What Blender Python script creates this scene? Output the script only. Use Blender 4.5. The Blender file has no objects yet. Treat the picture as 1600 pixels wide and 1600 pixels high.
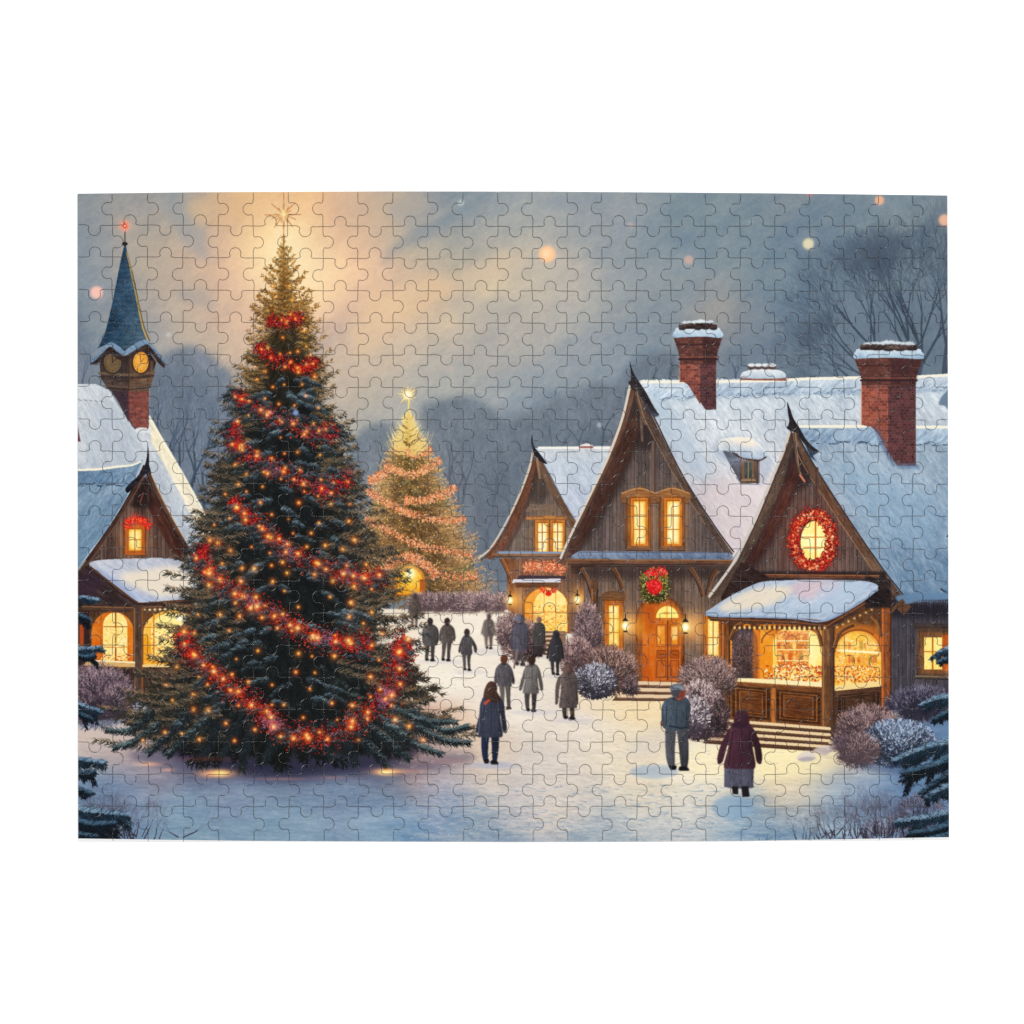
import math
import numpy as np

# ------------------------------------------------------------------ the printed picture
# Everything printed on the puzzle is drawn here, stroke by stroke, in print units
# (1 unit = 1/1360 of the puzzle's width).
PX0, PY0, PW, PH, SS = 110, 288, 1384, 1040, 2
rng = np.random.default_rng(7)
GW, GH = PW*SS, PH*SS
img = np.zeros((GH, GW, 3), np.float32)

def fft_noise(beta, seed, n=512):
    r = np.random.default_rng(seed)
    f = np.fft.fftfreq(n)
    k = np.sqrt(f[:, None]**2+f[None, :]**2); k[0, 0] = 1
    s = np.fft.fft2(r.standard_normal((n, n)))/k**beta
    s[0, 0] = 0
    a = np.real(np.fft.ifft2(s)); a /= a.std()
    return a.astype(np.float32)
NF, NM, NC = fft_noise(.55, 1), fft_noise(1.05, 2), fft_noise(1.6, 3)

def nz(t, x, y):
    n = t.shape[0]
    x = np.asarray(x, np.float32); y = np.asarray(y, np.float32)
    xi = np.floor(x); yi = np.floor(y); fx = x-xi; fy = y-yi
    xi = xi.astype(np.int64) % n; yi = yi.astype(np.int64) % n
    x1 = (xi+1) % n; y1 = (yi+1) % n
    return (t[yi, xi]*(1-fx)+t[yi, x1]*fx)*(1-fy)+(t[y1, xi]*(1-fx)+t[y1, x1]*fx)*fy

def hsh(a, b=0):
    v = np.sin(np.asarray(a, np.float64)*127.1+np.asarray(b, np.float64)*311.7)*43758.5453
    return v-np.floor(v)

def C(*c): return np.array(c, np.float32)

def blur(m, r):
    r = int(round(r))
    if r < 1: return m
    for _ in range(2):
        for ax in (0, 1):
            p = [(0, 0)]*m.ndim; p[ax] = (r+1, r)
            c = np.cumsum(np.pad(m, p, mode='edge'), axis=ax, dtype=np.float64)
            n = m.shape[ax]
            hi = np.take(c, range(2*r+1, 2*r+1+n), axis=ax); lo = np.take(c, range(0, n), axis=ax)
            m = ((hi-lo)/(2*r+1)).astype(np.float32)
    return m

def spline(pts, closed=False, n=8):
    p = np.array(pts, np.float64); N = len(p); out = []
    for i in range(N if closed else N-1):
        g = (lambda k: p[k % N]) if closed else (lambda k: p[min(max(k, 0), N-1)])
        a, b, c, d = g(i-1), g(i), g(i+1), g(i+2)
        for t in np.arange(n)/n:
            out.append(.5*((2*b)+(c-a)*t+(2*a-5*b+4*c-d)*t*t+(3*b-a-3*c+d)*t**3))
    if not closed: out.append(p[-1])
    return np.array(out)

def box(x0, y0, x1, y1): return [(x0, y0), (x1, y0), (x1, y1), (x0, y1)]
def ell(cx, cy, rx, ry, n=40, a0=0, a1=360):
    t = np.radians(np.linspace(a0, a1, n)); return np.stack([cx+rx*np.cos(t), cy+ry*np.sin(t)], 1)
def arch(x0, y0, x1, y1, rise):
    t = np.linspace(math.pi, 0, 16); cx = (x0+x1)/2
    return [(x0, y1)]+[(cx+(x1-x0)/2*math.cos(a), y0+rise-rise*math.sin(a)) for a in t]+[(x1, y1)]

def pmask(pts, pad=0):
    p = (np.array(pts, np.float64)-(PX0, PY0))*SS
    xa = max(int(p[:, 0].min())-pad-1, 0); xb = min(int(p[:, 0].max())+pad+2, GW)
    ya = max(int(p[:, 1].min())-pad-1, 0); yb = min(int(p[:, 1].max())+pad+2, GH)
    if xa >= xb or ya >= yb: return None
    xs = np.arange(xa, xb)+.5; ys = np.arange(ya, yb)+.5
    par = np.zeros((yb-ya, xb-xa), bool)
    q = np.roll(p, -1, 0)
    for (x0, y0), (x1, y1) in zip(p, q):
        if y0 == y1: continue
        i0 = np.searchsorted(ys, min(y0, y1)); i1 = np.searchsorted(ys, max(y0, y1))
        if i1 <= i0: continue
        xc = x0+(ys[i0:i1]-y0)*(x1-x0)/(y1-y0)
        par[i0:i1] ^= xs[None, :] > xc[:, None]
    return par.astype(np.float32), xa, ya

def XY(xa, ya, h, w):
    return np.meshgrid((np.arange(xa, xa+w)+.5)/SS+PX0, (np.arange(ya, ya+h)+.5)/SS+PY0)

def fill(pts, col, a=1., feather=0, mode='n', rough=0, warp=0):
    r = pmask(pts, int((feather*2+warp*2)*SS+2))
    if r is None: return
    m, xa, ya = r
    h, w = m.shape
    X, Y = XY(xa, ya, h, w)
    if rough:
        dx = nz(NF, X*1.3, Y*1.3)*rough*SS; dy = nz(NF, X*1.3+99, Y*1.3+57)*rough*SS
        ii = np.clip(np.arange(h)[:, None]+dy, 0, h-1).astype(int); jj = np.clip(np.arange(w)[None, :]+dx, 0, w-1).astype(int)
        m = m[ii, jj]
    if warp:
        dx = nz(NC, X*.8, Y*.8)*warp*SS; dy = nz(NC, X*.8+199, Y*.8+257)*warp*SS
        ii = np.clip(np.arange(h)[:, None]+dy, 0, h-1).astype(int); jj = np.clip(np.arange(w)[None, :]+dx, 0, w-1).astype(int)
        m = m[ii, jj]
    if feather: m = blur(m, feather*SS/1.4)
    m = (m*a)[..., None]
    c = col(X, Y) if callable(col) else C(*col)
    s = img[ya:ya+h, xa:xa+w]
    if mode == 'n': s[:] = s*(1-m)+c*m
    elif mode == 'mul': s[:] = s*(1-m+m*c/255.)
    else: s[:] = 255-(255-s)*(1-m*c/255.)

def strokes(x0, y0, x1, y1, w0, w1, c0, c1=None, bend=0., a=1.):
    x0 = np.atleast_1d(np.asarray(x0, np.float32)); N = len(x0)
    f = lambda v: np.broadcast_to(np.asarray(v, np.float32), (N,))
    y0, x1, y1, w0, w1, bend = map(f, (y0, x1, y1, w0, w1, bend))
    c0 = np.broadcast_to(np.asarray(c0, np.float32), (N, 3))
    c1 = c0 if c1 is None else np.broadcast_to(np.asarray(c1, np.float32), (N, 3))
    flat = img.reshape(-1, 3)
    L = np.hypot(x1-x0, y1-y0)
    for s in range(0, N, 3000):
        e = min(N, s+3000); sl = slice(s, e)
        K = int(L[sl].max()*SS*1.15)+2
        t = np.linspace(0, 1, K, dtype=np.float32)[None]
        X0, Y0, X1, Y1, B = (v[sl, None] for v in (x0, y0, x1, y1, bend))
        bx = -(Y1-Y0)*B*4*t*(1-t); by = (X1-X0)*B*4*t*(1-t)
        px = ((X0+(X1-X0)*t+bx-PX0)*SS).ravel(); py = ((Y0+(Y1-Y0)*t+by-PY0)*SS).ravel()
        r = ((w0[sl, None]+(w1[sl, None]-w0[sl, None])*t)*SS/2).ravel()
        col = (c0[sl, None]+(c1[sl, None]-c0[sl, None])*t[..., None]).reshape(-1, 3)
        ix = np.floor(px).astype(np.int64); iy = np.floor(py).astype(np.int64)
        R = int(math.ceil(max(r.max()-.5, 0)))
        for dy in range(-R, R+1):
            for dx in range(-R, R+1):
                d = math.hypot(dx, dy)
                if d and d > r.max(): continue
                xx, yy = ix+dx, iy+dy
                ok = (xx >= 0) & (xx < GW) & (yy >= 0) & (yy < GH)
                if d: ok &= r >= d
                k = (yy*GW+xx)[ok]
                if a >= 1: flat[k] = col[ok]
                else: flat[k] = flat[k]*(1-a)+col[ok]*a

def line(pts, w, col, w1=None, a=1., col1=None):
    p = np.array(pts, np.float32); n = len(p)-1
    ws = np.linspace(w, w if w1 is None else w1, n+1)
    cs = np.linspace(np.array(col, float), np.array(col if col1 is None else col1, float), n+1)
    strokes(p[:-1, 0], p[:-1, 1], p[1:, 0], p[1:, 1], ws[:-1], ws[1:], cs[:-1], cs[1:], a=a)

def glow(x, y, r, col, s=1., ry=None, p=1.):
    ry = ry or r
    xa = max(int((x-PX0-2.6*r)*SS), 0); xb = min(int((x-PX0+2.6*r)*SS)+1, GW)
    ya = max(int((y-PY0-2.6*ry)*SS), 0); yb = min(int((y-PY0+2.6*ry)*SS)+1, GH)
    if xa >= xb or ya >= yb: return
    X, Y = XY(xa, ya, yb-ya, xb-xa)
    g = np.exp(-(((X-x)/r)**2+((Y-y)/ry)**2)**p)[..., None]*s
    q = img[ya:yb, xa:xb]
    q[:] = 255-(255-q)*(1-np.clip(g*C(*col)/255., 0, 1))

def field(pts, sig):
    """smooth colour field through scattered colours"""
    p = np.array(pts, np.float32); st = 8
    X, Y = np.meshgrid(np.arange(0, PW+st, st)+PX0, np.arange(0, PH+st, st)+PY0)
    d2 = (X[..., None]-p[:, 0])**2+(Y[..., None]-p[:, 1])**2
    w = np.exp(-d2/(2*sig*sig))+1e-3/(1+d2/sig**2)**2
    c = (w@p[:, 2:])/w.sum(-1, keepdims=True)
    def f(X, Y):
        u = (X-PX0)/st; v = (Y-PY0)/st
        i = np.clip(u.astype(int), 0, c.shape[1]-2); j = np.clip(v.astype(int), 0, c.shape[0]-2)
        fx = (u-i)[..., None]; fy = (v-j)[..., None]
        return ((c[j, i]*(1-fx)+c[j, i+1]*fx)*(1-fy)+(c[j+1, i]*(1-fx)+c[j+1, i+1]*fx)*fy).astype(np.float32)
    return f

# ------------------------------------------------------------------ textures
def planks(base, w=5.5, var=16, gap=34, grain=7, lean=0.):
    def f(X, Y):
        u = (X+lean*Y)/w; i = np.floor(u); fr = u-i
        v = (hsh(i, base[0])-.5)*2*var+nz(NF, X*1.6, Y*.12)*grain+nz(NM, X*.5, Y*.5)*5
        v -= gap*np.exp(-((fr-.04)/.1)**2)
        v += 9*np.exp(-((fr-.3)/.12)**2)
        return (C(*base)*C(.95,.92,.90)+v[..., None]*C(1.1, .98, .88)).astype(np.float32)
    return f

def bricks(base, bw=8.5, bh=4.4, mort=(120, 105, 110), var=20, sk=0.):
    def f(X, Y):
        yy = Y-sk*X; r = np.floor(yy/bh); u = X/bw+.5*(r % 2); c = np.floor(u)
        fu = (u-c)*bw; fv = (yy/bh-r)*bh
        m = (np.minimum(np.minimum(fu, bw-fu)/1.0, np.minimum(fv, bh-fv)/.75)).clip(0, 1)[..., None]
        v = (hsh(r, c)-.5)*2*var+nz(NF, X*1.7, Y*1.7)*8
        b = C(*base)+v[..., None]*C(1, .7, .6)
        return (b*m+(C(*mort)+nz(NF, X*2, Y*2)[..., None]*8)*(1-m)).astype(np.float32)
    return f

def snow(c0, c1=None, y0=0, y1=1, amp=6, ang=.9, axis=1):
    """snow on a roof: a slope of two colours with wind streaks"""
    ca, sa = math.cos(ang), math.sin(ang)
    def f(X, Y):
        t = np.clip(((Y if axis else X)-y0)/(y1-y0), 0, 1)[..., None]
        b = C(*c0)*(1-t)+C(*(c1 or c0))*t
        u = X*ca+Y*sa; v = -X*sa+Y*ca
        n = nz(NF, u*.3, v*1.7)*amp*1.25+nz(NM, u*.35, v*1.0)*amp+nz(NC, X*.5, Y*.5)*amp*.6+nz(NF, X*2, Y*2)*3
        return (b+n[..., None]*C(1.08, 1, .85)).astype(np.float32)
    return f

def wood(base, ang=0., amp=10):
    ca, sa = math.cos(ang), math.sin(ang); base = np.array(base, float); base = base if base[0] > 150 else base*.84+base.mean()*.14
    def f(X, Y):
        u = X*ca+Y*sa; v = -X*sa+Y*ca
        n = nz(NF, u*.18, v*1.5)*amp+nz(NM, u*.6, v*.6)*amp*.6
        return (C(*base)+n[..., None]*C(1, .9, .8)).astype(np.float32)
    return f

def lit(base, amp=14, bits=None):
    def f(X, Y):
        n = nz(NM, X*1.1, Y*1.1)*amp+nz(NF, X*1.4, Y*1.4)*amp*.4
        return (C(*base)+n[..., None]*C(.35, .9, 1.6)).astype(np.float32)
    return f

def beam(p, w, col, hi=None, lo=None, w1=None):
    """a timber drawn as a thick line with a light upper and a dark lower edge"""
    p = spline(p) if len(p) > 2 else np.array(p, float)
    d = np.gradient(p, axis=0); d /= np.hypot(d[:, 0], d[:, 1])[:, None]+1e-9
    n = np.stack([-d[:, 1], d[:, 0]], 1)
    hw = np.linspace(w, w if w1 is None else w1, len(p))[:, None]/2
    ang = math.atan2(p[-1, 1]-p[0, 1], p[-1, 0]-p[0, 0])
    fill(np.concatenate([p+n*hw, (p-n*hw)[::-1]]), wood(col, ang))
    if lo is not None: line(p+n*hw*.8, 1.3, lo, a=.75)
    if hi is not None: line(p-n*hw*.75, 1.2, hi, a=.7)

def window(x0, y0, x1, y1, nx, ny, frame=(150, 84, 34), pane=(255, 226, 140), fw=3.5, skew=0.):
    q = lambda x, y: (x, y+skew*(x-x0))
    qb = lambda a, b, c, d: [q(a, b), q(c, b), q(c, d), q(a, d)]
    glow((x0+x1)/2, (y0+y1)/2, (x1-x0)*.5+13, (150,74,14), .42, (y1-y0)*.5+11, 1.3)
    fill(qb(x0-fw-1.5, y0-fw-1, x1+fw+1.5, y1+fw+1.5), wood(np.array(frame)*.62, 1.57), feather=.5)
    fill(qb(x0-fw, y0-fw, x1+fw, y1+fw), wood(frame, 1.57, 12))
    fill(qb(x0, y0, x1, y1), lit((238,168,72), 12)); fill(qb(x0+2, y0+3, x1-2, y1-3), lit(pane, 12), .92, 2.2)
    glow((x0+x1)/2, y0+(y1-y0)*.55, (x1-x0)*.45, (90, 70, 50), .8, (y1-y0)*.4)
    line([q(x0-.3,y0),q(x1,y0)], 1.6, (140,76,26), a=.7); line([q(x0,y0),q(x0,y1)], 1.2, (150,82,28), a=.6)
    for i in range(1, nx):
        x = x0+(x1-x0)*i/nx; line([q(x, y0), q(x, y1)], 1.7, (160, 92, 30), a=.85)
    for j in range(1, ny):
        y = y0+(y1-y0)*j/ny; line([q(x0, y), q(x1, y)], 1.4, (170, 100, 35), a=.85)
    line([q(x0-fw, y1+fw), q(x1+fw, y1+fw)], 1.5, np.array(frame)*1.25, a=.8)

def bare_tree(x, y, h, col, col2, w=5, spread=.5, depth=7, seed=0, lean=0., a=.8, up=.04):
    r = np.random.default_rng(seed); S = []
    def rec(x, y, ang, L, w, d):
        nseg = 2
        for _ in range(nseg):
            ang += r.normal(0, .08)
            x2 = x+math.sin(ang)*L/nseg; y2 = y-math.cos(ang)*L/nseg
            S.append((x, y, x2, y2, w, w*.85, depth-d)); x, y, w = x2, y2, w*.85
        if d == 0: return
        for k in range(2 if r.random() < .55 else 3):
            na = ang+r.normal(0, spread)
            rec(x, y, na*(1-up), L*r.uniform(.68, .9), w*r.uniform(.6, .8), d-1)
    rec(x, y, lean, h*.22, w, depth)
    S = np.array(sorted(S, key=lambda s: -s[6]), np.float32)
    t = (S[:, 6]/depth)[:, None]
    c = C(*col)*(1-t)+C(*col2)*t
    for m, al in ((S[:, 6] > depth-3, .27), ((S[:, 6] <= depth-3) & (S[:, 6] > depth-5), .7), (S[:, 6] <= depth-5, 1.)):
        if m.any(): strokes(S[m, 0], S[m, 1], S[m, 2], S[m, 3], np.maximum(S[m, 4], .6), np.maximum(S[m, 5], .55), c[m], a=min(1, a*al))

def bush(cx, cy, rx, ry, dark, mid, hi, n=900, snowy=0., L=4.5, seed=0, fillb=True, tw=.9):
    r = np.random.default_rng(seed+11); dark = tuple(np.array(dark)*.86); mid = tuple(np.array(mid)*1.0); hi = tuple(np.minimum(np.array(hi)*1.08, 235))
    if fillb:
        t = np.linspace(0, 2*math.pi, 60); q = 1+.07*np.sin(t*5+seed)+.05*np.sin(t*11+seed*2)+r.normal(0, .03, 60)
        fill(np.stack([cx+rx*.93*q*np.cos(t), cy+ry*.93*q*np.sin(t)], 1), dark, feather=1.2, rough=1.5)
    th = r.uniform(0, 2*math.pi, n); q = np.sqrt(r.uniform(0, 1, n))*1.02
    x = cx+rx*q*np.cos(th); y = cy+ry*q*np.sin(th)
    o = np.argsort(-y+r.normal(0, ry*.25, n)); o = o[::-1] if False else np.argsort(r.uniform(size=n))
    x, y, q, th = x[o], y[o], q[o], th[o]
    ang = np.arctan2((y-cy-ry*.6)/ry, (x-cx)/rx)+r.normal(0, .5, n)
    l = L*r.uniform(.5, 1.75, n)
    up = np.clip(.5-(y-cy)/(2*ry)+r.normal(0, .22, n)+.25*nz(NM, x*1.2, y*1.2), 0, 1)[:, None]
    c = C(*dark)*(1-up)+C(*mid)*up
    h = (r.uniform(size=n)[:, None] < up*.5)
    c = np.where(h, C(*hi)*r.uniform(.8, 1.05, (n, 1)), c*r.uniform(.75, 1.2, (n, 1)))
    strokes(x, y, x+np.cos(ang)*l, y+np.sin(ang)*l, tw+snowy*1.6, tw*.7+snowy*.7, c, bend=r.normal(0, .12, n))

def twigs(cx, cy, n, h, col, col2, seed=0, spread=.55, w=1.3, wx=10):
    r = np.random.default_rng(seed+5)
    for _ in range(n):
        bare_tree(cx+r.normal(0, wx), cy+r.uniform(-2, 6), h*r.uniform(.65, 1.15), col, col2, w=w*r.uniform(.8, 1.3),
                  spread=.32, depth=4, seed=int(r.integers(1e6)), lean=r.normal(0, spread), a=.85, up=.1)

def spruce_bough(pts, L, cols, n=260, hi=.35, w=1.5, seed=0, under=1.):
    """a bough of needles along a curve; cols = dark, mid, light"""
    r = np.random.default_rng(seed+77)
    p = spline(pts, n=20); k = r.integers(0, len(p)-1, n); k.sort(); k = k[::-1]
    d = np.gradient(p, axis=0)[k]; d /= np.hypot(d[:, 0], d[:, 1])[:, None]+1e-9
    t = k/len(p); side = r.choice([-1., 1.], n)
    a0 = np.arctan2(d[:, 1], d[:, 0])+side*r.uniform(.35, 1.0, n)
    l = L*(1-.55*t)*r.uniform(.6, 1.2, n)
    x, y = p[k, 0]+r.normal(0, .8, n), p[k, 1]+r.normal(0, .8, n)
    ex, ey = x+np.cos(a0)*l, y+np.sin(a0)*l+under*l*.25
    top = np.sin(a0) < 0
    dark, mid, light = (C(*c) for c in cols)
    u = r.uniform(size=(n, 1))
    c = np.where(top[:, None], mid*(1-u)+light*u*1.0, dark*(1-u)+mid*u)
    c = np.where(r.uniform(size=(n, 1)) < hi*top[:, None], light, c)
    strokes(x, y, ex, ey, w, w*.4, c*r.uniform(.85, 1.12, (n, 1)), bend=side*.1)

def star(x, y, R, n, col, core, w=1.5, seed=0, r2=.55, a=.9):
    r = np.random.default_rng(seed)
    for i in range(n*2):
        t = math.pi*i/n-math.pi/2; L = R*(1 if i % 2 == 0 else r2)*r.uniform(.8, 1.1)
        line([(x, y), (x+math.cos(t)*L, y+math.sin(t)*L)], w, core, .5, col1=col, a=a)
    glow(x, y, R*.28, core, 1.)
# ------------------------------------------------------------------ sky
sky = field([(130,310,146,150,150),(130,400,140,148,155),(130,480,135,145,152),(200,330,160,155,148),(300,330,170,160,148),(250,320,152,152,150),
 (380,330,215,182,132),(440,306,218,178,130),(440,345,232,190,136),(440,395,253,217,150),(400,420,248,206,148),(345,430,215,182,142),(500,420,246,206,150),(545,350,205,172,138),
 (620,330,172,162,150),(720,325,128,140,150),(560,440,224,188,148),(610,450,214,184,150),(650,445,212,182,146),(700,430,190,174,152),(655,392,160,156,150),
 (700,375,130,141,150),(780,420,182,172,156),(860,440,162,160,158),(800,335,142,151,158),(950,340,134,145,156),(1100,350,116,136,150),(1250,340,111,130,147),
 (1400,330,115,134,148),(1470,370,115,132,145),(1200,420,116,136,150),(1050,430,125,140,152),(1000,500,136,145,152),(900,520,152,156,158),(800,530,158,157,156),
 (1130,490,150,148,145),(1180,560,126,136,145),(600,520,190,172,155),(680,520,168,162,156),(550,560,186,166,150),(580,600,160,160,158),(700,590,156,160,160),
 (830,600,150,158,162),(950,560,141,150,157),(280,480,166,160,154),(330,520,196,172,150),(300,545,160,156,150),(250,570,140,148,155),(200,480,154,152,148),(260,400,186,168,148),(300,350,194,173,148),(330,455,205,179,148),(230,350,165,158,150),(300,430,190,168,146),(350,480,205,176,146),
 (650,680,136,147,156),(900,680,122,132,144),(300,680,112,126,142),(700,800,110,120,138),(1400,560,112,128,142)], 42)
def skyf(X, Y):
    u = X*.83-Y*.55; v = X*.55+Y*.83
    c = nz(NC, u*.22, v*.62)
    d = nz(NM, u*.35, v*.8)
    b = sky(X, Y)
    g = np.clip((b[..., 2]-b[..., 0]-4)/30, 0, 1)[..., None]*.34
    b = b*(1-g)+(b.mean(-1, keepdims=True)+C(-4,2,3))*g
    w = np.clip((b[..., 0]-b[..., 2]-28)/40, 0, 1)[..., None]; b = b+w*C(2,-5,3)
    b = b+c[..., None]*C(6, 4, 1)+d[..., None]*C(4.5, 3.2, 1.6)+nz(NF, X*.9, Y*.9)[..., None]*2
    return b
fill(box(PX0, PY0, PX0+PW, 960), skyf)
def softblob(pts, col, a, f, warp=0): fill(spline(pts, True), col, a, f, warp=warp)
softblob([(570,415),(640,392),(705,340),(760,300),(735,300),(680,335),(620,380)], (112,130,146), .42, 9, 11)
softblob([(640,455),(720,420),(780,400),(830,402),(760,440),(690,470)], (220,190,158), .35, 10, 12)
softblob([(560,470),(640,440),(700,445),(640,500),(560,540)], (228,190,148), .4, 12, 12)
softblob([(255,310),(300,330),(330,400),(350,420),(300,395),(255,340)], (138,148,156), .45, 9, 10)
softblob([(285,455),(330,480),(335,500),(290,480)], (140,146,152), .4, 8, 10)
softblob([(180,330),(290,420),(340,470),(260,440),(190,380)], (176,164,148), .35, 10)
softblob([(960,430),(1040,400),(1100,390),(1050,430),(980,470)], (150,156,160), .35, 12)
glow(454, 412, 62, (255,178,100), .42); glow(440, 345, 44, (255,140,80), .12); glow(455, 430, 125, (150,80,44), .24)
softblob([(330,300),(420,305),(400,350),(330,370),(290,340)], (228,184,134), .35, 10, 12); softblob([(520,330),(600,310),(660,320),(590,370),(530,390)], (206,178,148), .4, 10, 12)
softblob([(600,330),(650,305),(690,300),(640,350)], (150,152,154), .4, 7, 8); softblob([(690,470),(760,455),(820,470),(740,500)], (160,160,158), .35, 10, 10); softblob([(800,470),(860,430),(900,400),(880,450)], (180,172,160), .35, 8, 10)
softblob([(830,310),(900,320),(980,300),(900,345)], (120,136,150), .35, 10, 10); softblob([(1010,360),(1080,390),(1130,380),(1060,420)], (112,130,146), .3, 9, 10); softblob([(700,520),(800,560),(880,540),(780,590)], (172,164,156), .3, 12, 10); softblob([(1060,470),(1130,460),(1140,500),(1080,510)], (156,152,148), .4, 12, 10)

# soft floating lights
def bokeh(x, y, r, col, s=.9):
    fill(ell(x, y, r*1.02, r*1.02), col, s, r*.22); glow(x, y, r*1.5, np.array(col)*.35, s*.5)
# ------------------------------------------------------------------ far bare woods
HZ = (108,120,132)
def haze_crown(pts, col, a, f=9): fill(spline(pts, True), lambda X, Y: (C(*col)+nz(NF, X*1.2, Y*.7)[..., None]*4+nz(NM, X*.5, Y*.3)[..., None]*5).astype(np.float32), a, f, rough=3)
haze_crown([(112,480),(128,500),(150,560),(190,590),(200,640),(112,640)], (112,122,134), .7)
haze_crown([(232,600),(250,565),(275,545),(310,545),(345,570),(365,600),(380,700),(380,830),(230,830)], (112,122,136), .85, 7)
haze_crown([(545,720),(560,680),(600,660),(660,690),(655,640),(690,625),(730,620),(770,640),(800,665),(830,640),(870,625),(920,600),(960,600),(990,570),(1010,556),(1050,556),(1080,600),(1080,720),(1000,960),(545,960)], (114,124,134), .9, 8)
haze_crown([(780,660),(830,650),(900,655),(960,690),(940,780),(820,860),(770,900),(740,820)], (101,110,122), .6, 16)
haze_crown([(1110,595),(1130,555),(1180,545),(1230,520),(1270,490),(1340,470),(1484,470),(1484,620),(1110,620)], (110,124,136), .35, 16)
c1, c2 = (88,100,120), (106,118,136)
c2 = (92,106,122)
bare_tree(280, 800, 255, (68,82,98), c2, 9, .34, 7, 3, -.05, up=.08)
bare_tree(290, 790, 235, (68,82,98), c2, 7, .36, 7, 4, .35, up=.06)
bare_tree(250, 740, 200, (72,86,102), c2, 6, .36, 7, 5, -.1, up=.08)
bare_tree(305, 860, 240, (70,84,100), c2, 7, .36, 7, 15, .45, up=.06)
bare_tree(270, 720, 160, (86,100,118), c2, 4, .36, 7, 16, .1, up=.08)
bare_tree(128, 620, 130, c1, c2, 3, .4, 6, 6, -.1)
for k, (x, y, h, l) in enumerate([(712,790,180,-.12),(722,790,170,.25),(716,800,150,.0),(700,800,140,-.4),(585,760,110,.1),(610,770,120,-.1),(770,800,160,.15),(800,820,170,-.1),(860,740,130,.1),
                                  (905,720,130,-.1),(940,700,120,.1),(1020,610,70,0),(1045,606,72,.15),(1000,640,80,-.2),(885,800,170,.2),(760,860,150,.1),(1150,600,60,0),(1200,600,80,.1)]):
    bare_tree(x, y, h, (84,94,108), (100,110,122), 5, .40, 7, 40+k, l, a=.6)
def wood_mist(X, Y): return (C(108,118,129)+nz(NF, X*.9, Y*.35)[..., None]*6).astype(np.float32)
fill(box(545,760,960,965), wood_mist, .45, 20)
# big trees on the right
haze_crown([(1250,560),(1248,500),(1275,440),(1320,405),(1360,395),(1385,372),(1430,360),(1484,362),(1484,610),(1250,610)], (102,116,129), .5, 9)
for (x, y, h, w, sd, l) in [(1376,600,215,6,22,-.62),(1374,590,225,7,23,-.32),(1372,580,205,5,34,-.06),(1372,600,175,4,35,-1.0),(1340,600,140,4,41,-.8),(1345,610,120,3,42,-1.15),
                           (1424,590,235,7,24,-.2),(1430,600,275,9,25,.06),(1436,590,250,6,26,.34),(1440,570,200,5,36,.62),(1474,600,260,7,27,-.05),(1480,580,240,5,28,.25),(1420,560,200,4,37,-.5),(1310,590,100,3,45,-.3)]:
    bare_tree(x, y, h*1.04, (64,76,90), (78,90,104), w, .27, 8, sd, l, a=.92, up=.05)
fill(box(1200,540,1484,640), (108,122,136), .25, 25)
# ------------------------------------------------------------------ snowy ground
gnd = field([(750,990,240,226,206),(680,965,239,225,206),(800,1080,233,220,204),(700,1010,238,225,206),(900,1130,226,212,197),(1000,1100,234,211,174),(960,1165,228,213,188),(1100,1225,236,222,194),
 (1250,1185,246,228,178),(1250,1235,214,195,170),(1330,1180,214,188,160),(1100,1268,190,190,188),(850,1200,214,202,190),(800,1240,192,186,184),(700,1235,148,164,182),(600,1262,134,156,175),(450,1262,133,155,174),(450,1298,124,147,165),
 (300,1272,130,152,172),(300,1304,122,145,162),(750,1300,150,161,170),(950,1292,166,175,180),(1150,1292,140,160,176),(1300,1245,140,160,180),(1350,1222,124,149,178),(1430,1220,100,125,155),(1250,1300,118,142,164),(180,1108,150,170,192),
 (140,1142,192,176,168),(200,1168,186,160,150),(240,1192,142,136,148),(190,1235,122,140,165),(330,1190,90,85,105),(450,1212,92,100,122),(600,1205,106,108,126),(660,1188,190,150,132),(720,1180,222,190,164),(690,1205,150,145,160),(760,1200,214,196,176),
 (900,1240,206,195,184),(1000,1240,222,206,180),(1010,1290,180,184,186),(640,960,225,210,190),(900,1060,228,214,196),(350,1222,126,142,164),(520,1228,126,142,163),(160,1260,115,138,162)], 30)
def gndf(X, Y):
    b = gnd(X, Y)
    n = nz(NM, X*.22, Y*1.3); n2 = nz(NF, X*.3, Y*1.7)
    k = np.clip((Y-1040)/160, .45, 1)
    m = nz(NM, X*.55, Y*2.3); w = np.clip((Y-1200)/80, 0, 1)*np.clip((X-560)/160, .12, .62)*np.clip((1500-X)/200, .3, 1)
    b = b-(np.clip(m-.15, 0, 1.6)*w)[..., None]*C(26,18,8)+(np.clip(-m-.2, 0, 1.5)*w)[..., None]*C(13,11,8)
    return (b+(n*5*k+n2*4*k)[..., None]*C(1.15, 1, .8)+nz(NF, X*1.3, Y*1.6)[..., None]*1.6).astype(np.float32)
fill([(PX0,940),(640,952),(PX0+PW,952),(PX0+PW,PY0+PH),(PX0,PY0+PH)], gndf, feather=1)
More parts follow.
